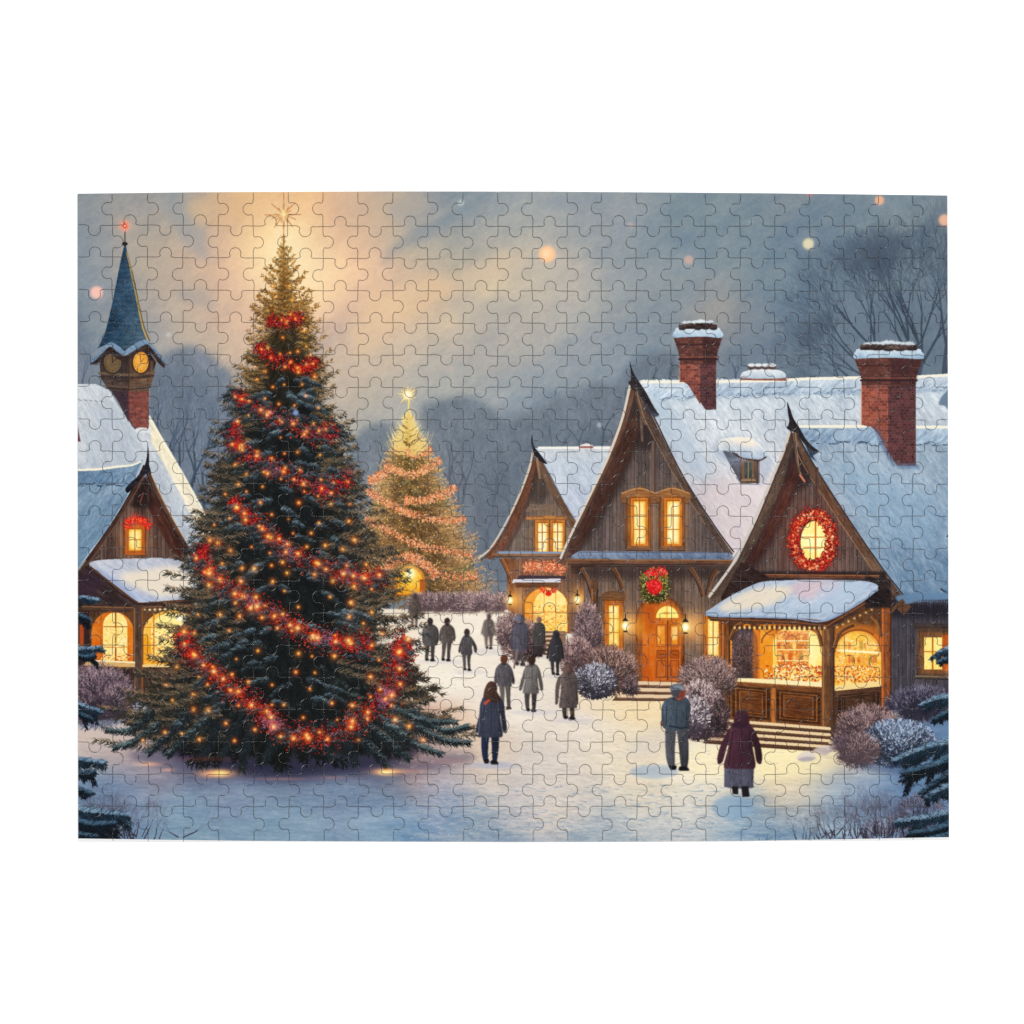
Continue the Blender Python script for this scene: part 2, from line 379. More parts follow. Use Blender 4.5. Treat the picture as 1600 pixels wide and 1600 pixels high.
# blue hollows in the trodden snow
r = np.random.default_rng(31); n = 420
x = r.uniform(640,1330,n); y = 1150+160*r.uniform(0,1,n)**.8; l = r.uniform(4,16,n)
m = r.uniform(size=n)[:,None]
strokes(x, y, x+l, y+r.uniform(-1,2.5,n), 1.2, .5, C(160,166,178)*m+C(198,190,184)*(1-m), bend=r.uniform(-.12,.12,n), a=.3)
n = 240; x = r.uniform(660,1120,n); y = r.uniform(1225,1310,n); l = r.uniform(5,20,n)
strokes(x, y, x+l, y+r.uniform(-1,2.,n), .8, 2.0, (118,142,166), bend=r.uniform(-.1,.1,n), a=.22)
strokes(x+2, y+2.2, x+l, y+2.4+r.uniform(-1,2.,n), 1.2, .6, (206,204,200), bend=r.uniform(-.1,.1,n), a=.2)
n = 500; x = r.uniform(112,1480,n); y = r.uniform(1200,1312,n); l = r.uniform(5,22,n)
strokes(x, y, x+l, y+r.uniform(-1,1.5,n), 1.4, .6, gnd(x, y)+r.normal(0,9,(n,1)), a=.45)
# warm patches cast by the lights
softblob([(900,1060),(960,1050),(1060,1085),(1040,1120),(960,1125),(890,1100)], (246,208,150), .28, 9)
softblob([(1120,1165),(1290,1165),(1330,1185),(1250,1215),(1100,1215),(1060,1190)], (250,230,172), .45, 9)
softblob([(1000,1150),(1080,1120),(1040,1170),(980,1180)], (190,184,190), .35, 8)
softblob([(120,1130),(190,1125),(260,1150),(200,1165),(120,1155)], (212,186,168), .4, 6)
softblob([(200,1180),(280,1170),(420,1190),(620,1190),(720,1175),(740,1190),(640,1210),(480,1224),(300,1212)], (70,70,94), .5, 8)
softblob([(250,1160),(420,1150),(620,1150),(660,1175),(560,1205),(400,1212),(280,1185)], (40,36,56), .75, 9)
r = np.random.default_rng(39); n = 900; x = r.uniform(640,1320,n); y = r.uniform(1010,1300,n); l = r.uniform(4,13,n)*np.interp(y,[1010,1300],[.6,1.3])
strokes(x, y, x+l, y+r.uniform(-1,1.5,n), .8, 2.2, gnd(x, y)*C(.90,.91,.94), bend=r.uniform(-.1,.1,n), a=.4)
strokes(x+1, y+2, x+l, y+2.2+r.uniform(-1,1.5,n), 1.6, .6, np.minimum(gnd(x, y)*1.06+4, 252), bend=r.uniform(-.1,.1,n), a=.35)
# footsteps' shadows of the people
for (x, y, w, h, a, c) in [(1022,1206,38,11,.6,(140,164,190)),(1145,1262,32,19,.62,(126,156,184)),(768,1196,46,5,.4,(160,168,190)),(835,1113,40,4,.4,(178,178,192)),(895,1126,34,4,.4,(178,176,188)),
                           (690,1034,40,3.5,.35,(170,172,188)),(735,1050,28,3.5,.35,(170,172,188)),(875,1056,26,3.5,.35,(170,170,185)),(770,1018,50,6,.35,(180,178,190)),(850,1026,20,3,.3,(170,160,165))]:
    softblob(ell(x, y, w, h, 12)[:-1], c, a, 3)

# ------------------------------------------------------------------ the golden tree in the distance
def cone_tree(ax0, ax1, y0, y1, hw, cols, rim, n, L, seed, up=.0, w=1.0, density=26, droop=.16):
    r = np.random.default_rng(seed)
    ys = y0+(y1-y0)*r.uniform(0, 1, n)**.62
    o = np.argsort(-ys+r.normal(0, 7, n)); ys = ys[o]
    dark, mid, light = [C(*c) for c in cols]
    X0=[];Y0=[];X1=[];Y1=[];C0=[];C1=[];W=[]
    for yb in ys:
        t = (yb-y0)/(y1-y0); ax = ax0+(ax1-ax0)*t
        ph = r.uniform(-1.5, 1.5); R = hw(yb)*r.uniform(.78, 1.05)
        tx = ax+R*math.sin(ph); ty = yb+R*(droop*(.45+.75*math.cos(ph)))-up*R*abs(math.sin(ph))
        sx = ax+R*.28*math.sin(ph); sy = yb-R*.06
        m = density; k = r.uniform(0.05, 1, m)
        cv = .10*R
        px = sx+(tx-sx)*k; py = sy+(ty-sy)*k+cv*4*k*(1-k)*.6-cv*k*k*.5
        base = math.atan2(ty-sy, tx-sx); side = r.choice([-1., 1.], m)
        an = base+side*r.uniform(.25, .95, m)
        l = L*(.6+.4*math.sqrt(t))*r.uniform(.6, 1.25, m)*(1.15-.5*k)
        X0.append(px); Y0.append(py); X1.append(px+np.cos(an)*l); Y1.append(py+np.sin(an)*l+l*.12)
        top = np.sin(an)+r.normal(0, .25, m) < 0
        lum = r.uniform(.0, 1, m)*.75+.25*k
        edge = abs(math.sin(ph))**2*k
        c = np.where(top[:, None], mid+(light-mid)*lum[:, None], dark+(mid-dark)*(lum*.7)[:, None])
        rm = np.array(rim(yb), np.float32)
        e = np.clip(edge*r.uniform(.1, 1.15, m), 0, 1)[:, None]
        c = c*(1-e*.75)+rm*e*.75
        # shade near the trunk and under each bough
        c = c*(.45+.55*np.clip(k*1.4, 0, 1))[:, None]
        C0.append(c*.85); C1.append(c*1.1); W.append(np.full(m, w))
    f = np.concatenate
    strokes(f(X0), f(Y0), f(X1), f(Y1), f(W), f(W)*.45, f(C0), f(C1))
yy2 = [642,665,690,700,730,760,800,850,890,935]; hw2 = [2,11,25,34,52,65,80,102,117,126]
fill([(638,660),(610,715),(585,780),(560,850),(545,900),(535,936),(754,934),(740,885),(710,805),(668,715)], (112,104,72), feather=4, rough=4)
cone_tree(638,650,648,935, lambda y: np.interp(y, yy2, hw2), [(98,84,54),(164,124,82),(222,170,114)], lambda y: (252-.06*(y-650),214-.12*(y-650),158-.05*(y-650)), 900, 8, 5, up=.16, w=1.1, density=24)
r = np.random.default_rng(9)
def garland(pts, w0, w1, n, cols, hi, seed, sag=0.):
    r = np.random.default_rng(seed)
    p = spline(pts, n=12); k = r.integers(0, len(p), n); t = k/len(p)
    w = (w0+(w1-w0)*t); u = r.normal(0, .42, n).clip(-1, 1)
    d = np.gradient(p, axis=0)[k]; d /= np.hypot(d[:, 0], d[:, 1])[:, None]+1e-9
    x = p[k, 0]-d[:, 1]*u*w+r.normal(0, 1.2, n); y = p[k, 1]+d[:, 0]*u*w+r.normal(0, 1.2, n)
    cs = np.array(cols, np.float32)[r.integers(0, len(cols), n)]*r.uniform(.72, 1.15, (n, 1))
    a = r.uniform(0, 6.3, n); l = r.uniform(.8, 2.6, n)
    strokes(x, y, x+np.cos(a)*l, y+np.sin(a)*l, r.uniform(1.0, 2.4, n), .8, cs)
    m = n//7; j = r.integers(0, n, m)
    strokes(x[j], y[j], x[j]+.5, y[j]+.3, r.uniform(.8, 1.6, m), .8, C(*hi)*r.uniform(.85, 1.05, (m, 1)))
GC = [(232,142,98),(214,116,78),(240,170,130),(196,100,64),(226,150,110)]
for k, p in enumerate([[(618,698),(636,706),(655,711),(672,702)],[(600,728),(620,736),(645,741),(664,734),(688,720)],[(573,766),(595,780),(625,796),(650,806),(690,813),(726,812)],[(632,782),(660,782),(690,774),(712,762)],
                       [(570,812),(600,826),(640,846),(680,858),(738,868)],[(598,890),(612,876),(640,868),(665,880),(690,898),(745,902)],[(604,740),(590,745),(577,752)]]):
    garland(p, 6.5, 7.5, int(460*len(p)/4), GC, (255,205,170), 60+k)
glow(642,830,80,(84,44,14),.38,110); glow(640,720,34,(90,66,24),.4,50)
n = 620; y = r.uniform(690,932,n); h = np.interp(y, yy2, hw2); x = 638+12*(y-645)/290+h*r.uniform(-.95,.95,n)
strokes(x, y, x+.4, y+.2, r.uniform(.8,2.0,n), .8, C(254,206,130)*r.uniform(.8,1.05,(n,1)))
line([(638,620),(638,690)], 1.6, (250,214,130), 5, col1=(176,136,70), a=.75)
r = np.random.default_rng(6); n = 170; yv = r.uniform(644,705,n); s_ = r.choice([-1.,1.],n); w_ = (2+(yv-644)*.5)*r.uniform(.5,1.25,n); k = r.uniform(0,.5,n)
strokes(638+s_*w_*k, yv+w_*.2, 638+s_*w_, yv-2-w_*r.uniform(.1,.7,n), 1.7, .6, (214,176,104), (248,222,156), bend=s_*.12, a=.8)
glow(638,668,18,(120,90,30),.55,34)
r = np.random.default_rng(3)
for i in range(13):
    t = 6.283*i/13-1.57; q = r.uniform(14,19)*(1 if i % 2 == 0 else .8); line([(637,617),(637+q*math.cos(t),617+q*math.sin(t))], 4.2, (255,238,176), .7, a=.95, col1=(236,190,104))
glow(637,617,5,(255,240,190),.8)
# lit doorway at its foot
fill(arch(617,884,664,930,22), wood((196,112,40), 1.57)); fill(arch(621,888,660,928,20), lit((236,164,56), 12))
glow(641,896,9,(255,250,190),1.); glow(640,903,20,(255,170,60),.55)
fill(box(656,905,664,930), (176,98,36))
garland([(600,905),(612,884),(640,874),(662,886),(680,902)], 5, 5, 300, GC, (255,210,180), 71)
# hedge behind the square
for k in range(15):
    bush(650+k*9.5, 942+1.5*math.sin(k*2.1), 11, 15, (112,92,96), (150,126,126), (192,166,160), 260, 0, 4, k)
strokes(r.uniform(625,790,160), r.uniform(953,957,160), r.uniform(625,790,160)*0+r.uniform(625,790,160), 956, 1, 1, (120,104,108), a=.0)
fill(box(600,956,792,960), (232,214,188), .55, 1.2)

# ------------------------------------------------------------------ church and its steeple
fill([(112,600),(150,600),(175,612),(190,635),(214,672),(232,672),(233,650),(252,683),(290,748),(318,800),(350,880),(280,900),(112,900)], snow((198,204,208),(172,180,190),600,860,7,1.05))
fill([(233,648),(252,681),(290,746),(318,798),(345,860),(332,866),(296,800),(262,735),(236,690)], snow((240,226,192),(236,224,200),650,850,8,1.05), feather=1.2)
line(spline([(233,650),(252,683),(290,748),(322,806)]), 1.6, (250,240,214))
softblob([(150,630),(190,650),(215,700),(250,770),(290,850),(240,860),(190,760),(140,690)], (170,180,194), .35, 10)
r = np.random.default_rng(33); n = 130; y = r.uniform(625,840,n); x = 122+r.uniform(0,1,n)*np.interp(y,[625,660,840],[40,80,170])
strokes(x, y, x+r.uniform(4,16,n), y+r.uniform(8,26,n), 1.2, .5, np.where(r.uniform(size=(n,1))<.5, C(222,214,198), C(158,168,182)), a=.3)
for x in np.arange(122,158,8.5): line([(x,624+(x-122)*.06),(x+5,626+(x-122)*.06)], 1.3, (120,128,138), a=.7)
fill([(112,655),(120,660),(126,690),(118,690),(112,688)], (104,62,72), feather=.8)
line([(120,622),(120,650)], 2, (90,85,90), a=.6)
# brick shaft
fill([(170,606),(201,606),(201,660),(186,630),(176,614)], bricks((96,64,64), 7, 4.2, (84,66,72), 14, -.12))
fill([(200,606),(233,606),(232,672),(214,672),(206,662),(200,652)], bricks((138,76,66), 8, 4.3, (108,84,84), 20, .02))
fill([(168,606),(201,606),(203,660),(184,632)], (30,30,50), .35, 1)
line([(176,614),(190,632),(206,664),(214,673)], 2, (70,62,74), a=.5)
fill(spline([(212,670),(222,668),(236,671),(236,676),(214,676)], True), (214,216,216), feather=.8)
# belfry
fill([(158,556),(172,548),(194,560),(214,548),(230,545),(244,566),(240,580),(158,580)], (46,36,36), feather=.6)
fill([(155,564),(201,558),(201,606),(168,606),(158,592)], planks((74,64,62), 9, 6, 14)); fill([(201,558),(240,564),(240,590),(234,606),(201,606)], planks((98,78,66), 9, 6, 14))
fill([(160,592),(201,594),(201,612),(172,610)], wood((84,68,62))); fill([(201,594),(240,590),(234,604),(232,612),(201,612)], wood((112,86,68)))
for (a, b, c, c2) in [(585,588,(112,92,74),(58,48,46)),(604,606,(104,82,68),(54,44,44))]:
    s = 0 if a < 600 else 6
    line([(155+s*1.8,a-2),(201,a+1),(241-s,a-3)], 3.2, c); line([(155+s*1.8,b),(201,b+3),(241-s,b-1)], 1.6, c2)
line([(201,556),(201,610)], 1.2, (60,50,50), a=.7)
def clock(cx, cy, rx, ry, face, rim, hand):
    fill(ell(cx,cy,rx+2.6,ry+2.6), rim, feather=.6); fill(ell(cx,cy,rx,ry), lit(face, 8))
    line(ell(cx,cy,rx*.82,ry*.82), .9, hand, a=.55)
    for k in range(12):
        t = k*math.pi/6; line([(cx+rx*.72*math.sin(t), cy-ry*.72*math.cos(t)),(cx+rx*.92*math.sin(t), cy-ry*.92*math.cos(t))], .9, hand, a=.7)
    line([(cx,cy),(cx+rx*.42,cy-ry*.35)], 1.3, hand); line([(cx,cy),(cx-rx*.1,cy-ry*.68)], 1.1, hand); line([(cx,cy),(cx-rx*.3,cy+ry*.4)], .8, hand, a=.6)
clock(176,566,13.5,16.5,(116,98,74),(58,50,48),(70,58,50)); clock(220,566,12,16.5,(228,164,78),(70,50,38),(150,92,40))
glow(220,566,8,(60,44,16),.5,11)
# roof brim
brim = spline([(139,564),(152,556),(163,543),(174,538),(186,544),(194,552),(203,546),(216,538),(229,536),(240,546),(250,558),(258,568)])
fill(np.concatenate([brim, [(257,576),(246,566),(236,552),(226,548),(214,552),(204,560),(194,566),(182,560),(172,552),(162,558),(152,568),(141,570)]]), wood((62,46,44)), feather=.6)
# spire
L = spline([(194.5,381),(188,410),(181,446),(173,484),(165,516),(156,538),(141,563)]); Rr = spline([(196.5,381),(201,408),(209,444),(216,480),(224,514),(234,534),(256,566)])
def slate(X, Y):
    v = nz(NF, X*.9, Y*1.6)*8+nz(NM, X*.7, Y*.7)*6-9*np.exp(-(((Y-380)%7.5-1)/1.1)**2)
    t = np.clip((X-(150+(565-Y)*.22))/60, 0, 1)
    return (C(44,72,94)*(1-t[..., None])+C(72,94,110)*t[..., None]+v[..., None]).astype(np.float32)
fill(np.concatenate([L[:-6], [(166,538),(195,549),(226,534)], Rr[:-8][::-1]]), slate)
g = spline([(197.5,395),(203,416),(210,448),(217,482),(224,512),(232,532)]); line(g, 1.5, (150,130,84), 4.2, col1=(186,160,104)); line(g+(1.5,0), .8, (104,84,60), 1.6)
fill(np.concatenate([spline([(139,564),(152,555),(164,540),(174,535),(186,541),(194,548),(203,542),(216,534),(230,531),(241,543),(258,565)]), spline([(258,569),(246,556),(232,539),(222,541),(208,549),(194,556),(182,549),(172,542),(160,552),(148,564),(139,568)])]), snow((136,156,176),(108,132,156),530,568,7), feather=.5)
fill(ell(195,381,4.6,3), (40,34,40)); line([(195,362),(195,384)], 1.6, (60,50,52))
star(195, 353, 16, 7, (226,120,96), (250,150,120), 2.0, 5, .6, .85); glow(195,353,8,(180,50,20),.7)
for k in range(9): t = k*.7; line([(195+2*math.cos(t),353+2*math.sin(t)),(195+7*math.cos(t),353+7*math.sin(t))], 1.8, (206,78,58), .8, a=.7)

# ------------------------------------------------------------------ left cottage with its stall
fill([(112,733),(150,733),(200,727),(224,718),(214,740),(205,760),(196,780),(165,830),(140,862),(112,902)], snow((134,154,172),(106,133,156),740,890,7,2.2))
fill([(112,734),(160,734),(214,726),(222,722),(212,742),(196,755),(112,757)], snow((128,150,170),(114,138,162),730,757,9,2.2))
line(spline([(112,734),(150,733.5),(185,729),(205,727),(220,721)]), 4, (240,232,206), 2.5)
def seam0(x0, x1, y, col, seed, a, w):
    r = np.random.default_rng(seed); x = x0
    while x < x1:
        l = r.uniform(2, 9); yv = y+1.5*math.sin(x*.21)+r.normal(0, .8)
        line([(x,yv),(x+l*.5,yv+r.uniform(-.6,1.6)),(x+l,yv+r.uniform(-1,1.2))], w*r.uniform(.5,1.2), col, .6, a=a*r.uniform(.4,1)); x += l*r.uniform(.6, 1.5)
seam0(114,200,757,(46,66,90),5,.95,2); seam0(114,198,758,(60,80,104),6,.7,1.6)
fill([(226,745),(139,868),(130,900),(300,900),(292,862),(256,800)], planks((98,80,74), 6, 12, 38))
fill([(230,738),(204,790),(214,795),(230,775),(262,835),(288,868),(300,868),(262,800)], (44,30,30), .75, 3)
fill([(236,765),(256,800),(286,856),(282,872),(268,862),(240,812),(230,790)], wood((92,50,40), 1.05), .85, 1.5)
fill([(226,752),(206,790),(226,795),(244,790)], (40,28,30), .6, 4)
window(200.5,826,221,860,2,2,(158,84,34),(255,232,150),5.5); glow(211,845,22,(120,50,10),.5)
garland([(197,824),(203,814),(213,811),(224,814),(233,824)], 7, 7, 420, [(226,32,26),(250,56,36),(180,18,20),(240,80,40)], (255,130,80), 12); glow(214,815,18,(160,20,8),.55,11)
beam([(228,728),(214,758),(190,800),(160,845),(122,897)], 9, (84,58,50), (122,92,74), (44,32,34), 8)
beam([(231,735),(246,772),(268,815),(290,852),(308,880)], 8, (96,64,50), (140,104,78), (46,32,32), 7)
line([(234,735),(250,770),(272,812),(292,848)], 1.4, (200,190,170), a=.7)
beam([(226,760),(231,775),(229,790)], 5, (70,48,44), None, (40,30,32)); line([(224,770),(219,785)], 2.5, (110,64,54))
fill(spline([(231,697),(233,712),(233,726),(236,740),(226,742),(212,758),(200,770),(196,764),(203,755),(214,745),(224,732),(229,716)], True), wood((36,36,46)))
line([(112,900),(124,888),(133,876)], 3, (140,140,140), a=.35)
# porch roof
fill([(118,896),(140,880),(146,895),(216,945),(300,936),(300,952),(112,955)], wood((60,44,46), .5)); fill([(122,900),(140,888),(160,905),(150,935),(122,945)], (62,42,60), .5, 3)
fill(spline([(140,884),(150,876),(200,873),(268,873),(300,890),(305,930),(260,938),(222,941),(212,938),(190,922),(160,900)], True), snow((176,180,192),(160,172,196),875,940,7,.5))
softblob([(186,900),(230,890),(275,885),(300,905),(290,928),(240,930)], (240,220,190), .8, 6); softblob([(150,888),(180,905),(215,935),(205,937),(165,908)], (136,152,184), .6, 3)
line(spline([(141,886),(160,901),(190,924),(212,940),(226,943),(300,937)]), 3, (92,64,48)); line([(141,889),(190,928),(214,944),(300,941)], 2, (52,36,34))
# stall
fill(box(112,950,300,1050), wood((92,62,44), 1.57)); fill(box(112,955,140,1060), (50,34,38), .85)
fill(box(124,976,131,1014), (190,86,30), .8, 1)
fill(arch(143,955,209,1036,34), lit((214,116,30), 12)); fill(arch(150,955,200,1036,34), (170,78,20), .35, 4)
fill(arch(161,957,199,1032,20), lit((255,220,140), 10))
line([(180.5,957),(180.5,1032)], 2, (150,82,28)); line([(162,979),(198,979)], 1.6, (150,82,28)); line([(162,1011),(198,1011)], 1.4, (180,100,34), a=.8)
r = np.random.default_rng(44)
def goods(x0, x1, y0, y1, n, cols, s=2.2, seed=0):
    r = np.random.default_rng(seed+3); x = r.uniform(x0,x1,n); y = r.uniform(y0,y1,n); a = r.uniform(0,6.3,n); l = r.uniform(.4,s*1.4,n)
    o = np.argsort(y); x, y, a, l = x[o], y[o], a[o], l[o]
    c = np.array(cols, np.float32)[r.integers(0,len(cols),n)]*r.uniform(.82,1.1,(n,1))
    strokes(x, y, x+np.cos(a)*l, y+np.sin(a)*l*.6, r.uniform(.6,1,n)*s, .8, c)
WG = [(255,236,180),(244,170,70),(214,96,40),(255,214,120),(190,84,40),(236,130,60)]
goods(162,198,982,1012,150,[(255,214,120),(230,150,70),(250,190,100),(255,240,190)],1.8,1); goods(146,206,1022,1034,90,WG,2.2,2)
fill(arch(224,954,312,1040,34), lit((240,170,66), 14)); fill(arch(236,958,300,1032,26), lit((255,222,136), 10)); goods(236,300,985,1034,240,WG,2.2,4)
line([(240,955),(240,1030)], 2, (190,110,40), a=.8); line([(226,980),(300,980)], 1.5, (190,110,40), a=.7)
glow(180,985,30,(90,50,10),.6); glow(255,985,34,(120,70,20),.6); fill(ell(286,966,11,6), (255,246,214), .9, 2)
beam([(112,950),(210,952),(305,948)], 8, (92,64,48), (150,108,72), (52,36,32))
for k in range(9): glow(226+k*8, 953.5-.4*k, 2.2, (255,220,150), 1.)
fill([(208,945),(224,945),(224,1092),(208,1092)], wood((92,70,58), 1.57)); line([(210,950),(210,1090)], 2.2, (140,102,66), a=.6); line([(222,950),(222,1090)], 2, (150,90,40), a=.5)
fill([(209,985),(206,968),(196,957),(209,954)], (104,70,44)); fill([(224,985),(228,968),(243,956),(224,953)], (110,74,44))
fill([(128,1040),(210,1042),(210,1100),(128,1100)], planks((62,46,46), 5, 6, 20)); fill([(136,1031),(211,1035),(211,1043),(130,1040)], wood((210,168,110), 0)); line([(136,1032),(210,1035)], 2, (246,226,180)); line([(132,1041),(210,1044)], 2.2, (110,74,48))
fill(box(224,1040,300,1095), planks((80,58,48), 5, 8, 24)); line([(224,1040),(300,1040)], 4, (236,196,130))

# ------------------------------------------------------------------ small cottage (far right row)
fill([(836,700),(958,699),(950,730),(930,775),(905,826),(890,800),(862,745)], snow((196,206,214),(178,186,202),700,820,6,1.0))
fill([(840,698),(960,697),(956,718),(930,722),(880,716),(848,716)], snow((206,210,212),(190,198,208),700,722,6), feather=.6); line([(842,700),(957,699.5)], 3.4, (238,234,222))
fill(spline([(903,700),(906,696),(917,693),(926,696),(929,701)], False), (226,222,216)); fill(box(905,697,927,700.5), (140,84,76), .8)
fill([(832,720),(815,770),(787,846),(782,866),(905,866),(903,832),(870,768),(845,725)], planks((112,102,96), 6.5, 9, 22, 5))
fill([(833,728),(822,770),(842,792),(860,770),(850,735)], (62,50,46), .5, 4)
fill([(830,715),(838,722),(830,760),(812,812),(786,862),(768,874),(756,872),(788,830),(812,775)], wood((126,80,58), 1.95)); fill([(836,725),(842,735),(834,770),(816,818),(796,858),(786,862),(812,812),(830,760)], (74,52,46), .6, 2)
fill([(836,704),(848,722),(872,768),(902,818),(906,832),(896,828),(862,775),(842,735)], wood((112,84,66), 1.05))
fill([(828,788),(866,788),(866,800),(820,800)], wood((122,98,82)), .8)
line(spline([(834,700),(826,735),(806,786),(782,832),(765,858),(748,872)]), 3.2, (204,190,172), 2.4); line(spline([(836,703),(829,737),(809,788),(786,834),(768,862),(752,875)]), 1.6, (92,64,50))
fill(spline([(831.5,679),(834,696),(842,707),(852,720),(855,725),(846,722),(836,712),(832,702),(830,690)], True), (40,38,46))
beam([(838,715),(841,735),(843,748)], 5, (146,112,86), None, (70,52,46))
fill(box(822,806,886,812), wood((156,100,52)))
window(839.5,816,855,863,2,3,(176,106,46),(255,238,170),3.6); window(863,816,879,862,2,3,(176,106,46),(255,238,170),3.6)
line([(778,863),(900,864)], 3, (132,150,178)); beam([(770,868),(896,868)], 6, (124,88,62), (160,120,84), (66,48,42))
fill([(790,872),(930,872),(930,990),(796,990)], planks((124,94,76), 6, 9, 22)); fill([(786,872),(802,872),(802,990),(795,990),(795,905)], wood((138,88,54), 1.57)); fill([(880,872),(932,872),(932,990),(884,990)], planks((112,88,74), 6, 9, 24))
beam([(783,873),(794,895),(798,912)], 6, (142,88,52), (180,120,70), (80,54,42)); beam([(800,873),(808,888)], 4, (132,84,54))
garland([(820,888),(835,884),(850,886),(866,886),(881,892)], 9, 9, 620, [(232,130,90),(214,100,64),(244,160,120),(190,84,60)], (255,200,160), 81); glow(850,888,34,(80,30,10),.5,12)
fill([(812,899),(884,900),(884,905),(806,906)], (70,56,66)); fill([(802,905),(876,904),(876,910),(800,911)], (206,206,214)); fill([(804,910),(874,910),(872,918),(806,918)], wood((112,72,46)))
fill(arch(817,917,889,990,30), wood((150,84,34), 1.57)); fill(arch(820,918,887,988,29), lit((230,140,44), 12)); fill(arch(834,920,886,988,28), lit((252,200,104), 12))
goods(834,884,945,984,260,[(255,226,150),(244,160,70),(226,120,50),(255,210,110)],2,7); glow(862,950,30,(110,70,20),.6)
line([(850,920),(850,988)],1,(220,140,60),a=.6); line([(868,922),(868,988)],1,(220,140,60),a=.6); line([(835,956),(885,956)],1.3,(230,130,60),a=.8)
garland([(845,921),(856,926),(868,921)], 4, 4, 90, [(214,40,24),(240,80,40)], (255,160,110), 82); fill(ell(857,928,5,3.6), (206,32,20), .85, .8)
fill([(808,986),(884,986),(884,1022),(800,1022)], wood((150,116,92), .1))
for k in range(5): line([(812-k*2,990+k*7),(872,991+k*7)], 2.6, (214,184,150), a=.9); line([(812-k*2,993+k*7),(872,994.5+k*7)], 2, (104,72,56), a=.8)
def lamp(x, y, s=1., gx=0):
    glow(x+gx, y, 15*s, (235,120,20), .85, 17*s); fill(ell(x,y,3.6*s,4.8*s), (255,226,140), 1, .9); glow(x,y,7*s,(255,200,90),.7); glow(x,y,3.2*s,(255,250,210),.9)
    fill([(x-4*s,y-6*s),(x,y-11*s),(x+4*s,y-6*s)], (52,40,36)); line([(x,y-11*s),(x,y-15*s)], 1.4*s, (56,42,38)); line([(x-2*s,y+7*s),(x+2*s,y+7*s)], 1.6*s, (70,48,36))
lamp(797,938,.95,7); lamp(902,937,1.,6)

# ------------------------------------------------------------------ big house
fill([(990,600),(1002,594),(1484,590),(1484,700),(1235,700),(1200,790),(1145,872),(1100,800),(1040,700)], snow((182,195,205),(204,197,199),600,860,8,.95))
softblob([(1090,760),(1190,740),(1215,760),(1150,865),(1120,830)], (214,192,192), .55, 14); softblob([(1010,610),(1060,650),(1110,740),(1060,720)], (160,180,198), .5, 10)
r = np.random.default_rng(35); n = 220; x = r.uniform(1010,1480,n); y = r.uniform(640,850,n); k = (x-1010)*1.0 > (y-640)*.5
strokes(x[k], y[k], x[k]+r.uniform(5,13,k.sum()), y[k]+r.uniform(4,12,k.sum()), 1.2, .5, np.where(r.uniform(size=(k.sum(),1))<.5, C(198,206,214), C(140,164,188)), a=.25)
fill([(1000,594),(1200,592),(1340,590),(1484,586),(1484,612),(1330,616),(1160,618),(1030,624),(1008,612)], snow((190,202,212),(160,178,196),594,622,10,2.4), rough=1.2)
line([(1003,597),(1100,596.5),(1200,595),(1260,592),(1345,590)], 4.2, (240,232,212)); line([(1430,589),(1484,586)], 4.2, (238,232,214))
def seam(x0, x1, y0, y1, col, seed, a=.7, w=1.5, amp=1.6):
    r = np.random.default_rng(seed); x = x0
    while x < x1:
        l = r.uniform(2, 9); t = (x-x0)/(x1-x0); y = y0+(y1-y0)*t+amp*math.sin(x*.19)+r.normal(0, .8)
        line([(x,y),(x+l*.5,y+r.uniform(-.6,1.6)),(x+l,y+r.uniform(-1,1.2))], w*r.uniform(.5,1.2), col, .6, a=a*r.uniform(.4,1))
        if r.random() < .5: line([(x,y+2.6),(x+l,y+2.4)], 1.6, np.array(col)*.4+130, .8, a=.35)
        x += l*r.uniform(.6, 1.5)
seam(1030,1345,622,610,(84,104,128),1); seam(1034,1345,624,613,(100,120,144),2,.5)
fill(spline([(1478,612),(1470,622),(1467,632),(1476,634),(1484,640),(1484,608)], True), (92,110,130), .8, 1)
seam(1434,1484,612,607,(104,122,142),7)
